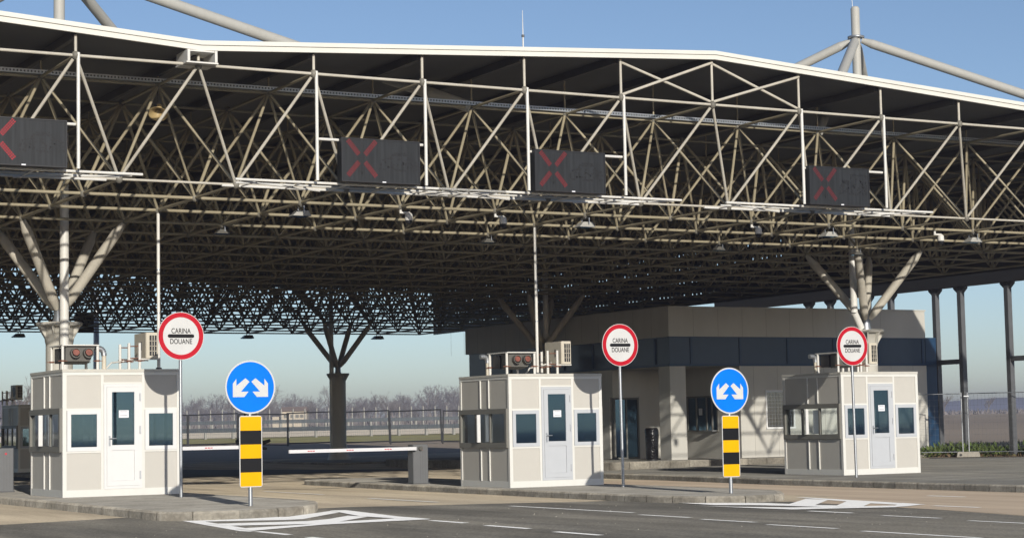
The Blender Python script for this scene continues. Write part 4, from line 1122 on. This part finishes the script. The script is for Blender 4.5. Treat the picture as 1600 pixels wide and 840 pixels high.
# hills
m = MB(); pts = []
for k in range(60):
    s = -.6+1.2*k/59; d = 2600
    x, y = depthpt(d, s); z = 18+8*math.sin(k*.35)+5*math.sin(k*.9+1)+ (38 if s < -.235 else 0)
    pts.append((x, y, max(8, z)))
vv = [(x, y, -5) for x, y, z in pts]+[(x*1.06, y*1.06, z) for x, y, z in pts]+[(x*1.25, y*1.25, -5) for x, y, z in pts]
n = 60
m.add(vv, [(i, i+1, n+i+1, n+i) for i in range(n-1)]+[(n+i, n+i+1, 2*n+i+1, 2*n+i) for i in range(n-1)], True)
tag(m.build('hills', M_['hill']), kind='structure')
# far lamp posts beyond the canopy
def lamp_post(x, y, label, r=.06, h=9.0):
    t = thing('lamp_post', (x, y, ground_z(x, y)), label, 'lamp post')
    m = MB(); m.tube((0, 0, 0), (0, 0, h), r*1.2, 10, r*.8); m.build('pole', M_['galv'] if r > .08 else M_['fence_dark'], t)
    m = MB(); m.tube((0, 0, h-.05), (1.2, 0, h+.15), .04, 8); m.box(1.1, 1.8, -.14, .14, h+.08, h+.22); m.build('lamp_head', M_['housing'], t)
lamp_post(27.3, 98, 'thin dark pole above the left corner of the leftmost booth', .055)
lamp_post(30.0, 99, 'pale lamp pole behind the twin lamp unit of the leftmost booth', .17)
lamp_post(207, 205, 'far thin utility pole at the right edge', .16, 9)
# rear of a lane display on the far edge of the canopy
rd = thing('lane_display', (26.72, gy(23)+.2, 6.25), 'dark back of a lane display on the far canopy edge, beside the leftmost column', 'lane display')
m = MB(); m.bbox(-.45, .45, -.1, .1, 0, .88, .012); m.build('casing', M_['black'], rd)
m = MB(); m.tube((-.35, 0, .88), (-.35, 0, 2.1), .03, 8); m.tube((.35, 0, .88), (.35, 0, 2.1), .03, 8); m.build('hanger', M_['steel'], rd)

# ------------------------------------------------------------------ haze
HZ = .0009
bm_ = MB(); bm_.box(-700, 1900, -300, 1900, -1.6, 16)
m, t, N, L = nt('haze_air')
out = N.new('ShaderNodeOutputMaterial'); pv = N.new('ShaderNodeVolumePrincipled')
pv.inputs['Color'].default_value = (.86, .81, .93, 1); pv.inputs['Density'].default_value = HZ; pv.inputs['Anisotropy'].default_value = .35
L.new(pv.outputs[0], out.inputs['Volume'])
o = bm_.build('haze', m); o['kind'] = 'stuff'

# ------------------------------------------------------------------ sun, sky, camera
EL, AZ = 16.2, 11.2
w = bpy.data.worlds.new('World'); S.world = w; w.use_nodes = True
t = w.node_tree; t.nodes.clear()
out = t.nodes.new('ShaderNodeOutputWorld'); bg = t.nodes.new('ShaderNodeBackground'); sk = t.nodes.new('ShaderNodeTexSky')
sk.sky_type = 'NISHITA'; sk.sun_disc = False; sk.sun_elevation = R(EL); sk.sun_rotation = R(180+AZ)
sk.altitude = 100; sk.air_density = .72; sk.dust_density = .45; sk.ozone_density = 2.2
tint = t.nodes.new('ShaderNodeMix'); tint.data_type = 'RGBA'; tint.blend_type = 'MULTIPLY'; tint.inputs[0].default_value = 1; tint.inputs[7].default_value = (1.05, .99, .965, 1)
t.links.new(sk.outputs[0], tint.inputs[6]); t.links.new(tint.outputs[2], bg.inputs[0]); t.links.new(bg.outputs[0], out.inputs[0]); bg.inputs[1].default_value = .116
sl = bpy.data.lights.new('sun', 'SUN'); sl.energy = 3.85; sl.angle = R(.5); sl.color = (1, .945, .86)
so = bpy.data.objects.new('sun', sl); col.objects.link(so)
d = Vector((math.sin(R(AZ))*math.cos(R(EL)), math.cos(R(AZ))*math.cos(R(EL)), -math.sin(R(EL))))
so.rotation_euler = d.to_track_quat('-Z', 'Y').to_euler(); so.location = (-30, -60, 40)

yaw, pitch, roll = 0.5073506835659416, 0.08139521046427065, -0.01936767025944346
F = Vector((math.sin(yaw)*math.cos(pitch), math.cos(yaw)*math.cos(pitch), math.sin(pitch)))
r_ = Vector((math.cos(yaw), -math.sin(yaw), 0)); u_ = r_.cross(F)
r2 = math.cos(roll)*r_+math.sin(roll)*u_; u2 = -math.sin(roll)*r_+math.cos(roll)*u_
cam = bpy.data.cameras.new('camera'); cam.sensor_width = 36; cam.sensor_fit = 'HORIZONTAL'; cam.lens = 36*3012.579/1600
cam.clip_start = .1; cam.clip_end = 9000
co = bpy.data.objects.new('camera', cam); col.objects.link(co)
co.matrix_world = Matrix(((r2.x, u2.x, -F.x, 0), (r2.y, u2.y, -F.y, 0), (r2.z, u2.z, -F.z, 1.40), (0, 0, 0, 1)))
S.camera = co
S.view_settings.view_transform = 'Standard'; S.view_settings.look = 'None'; S.view_settings.gamma = 1; S.view_settings.use_curve_mapping = False
S.view_settings.exposure = 0
S.cycles.max_bounces = 8; S.cycles.diffuse_bounces = 1; S.cycles.glossy_bounces = 3; S.cycles.transparent_max_bounces = 16; S.cycles.volume_bounces = 0
S.cycles.use_denoising = True
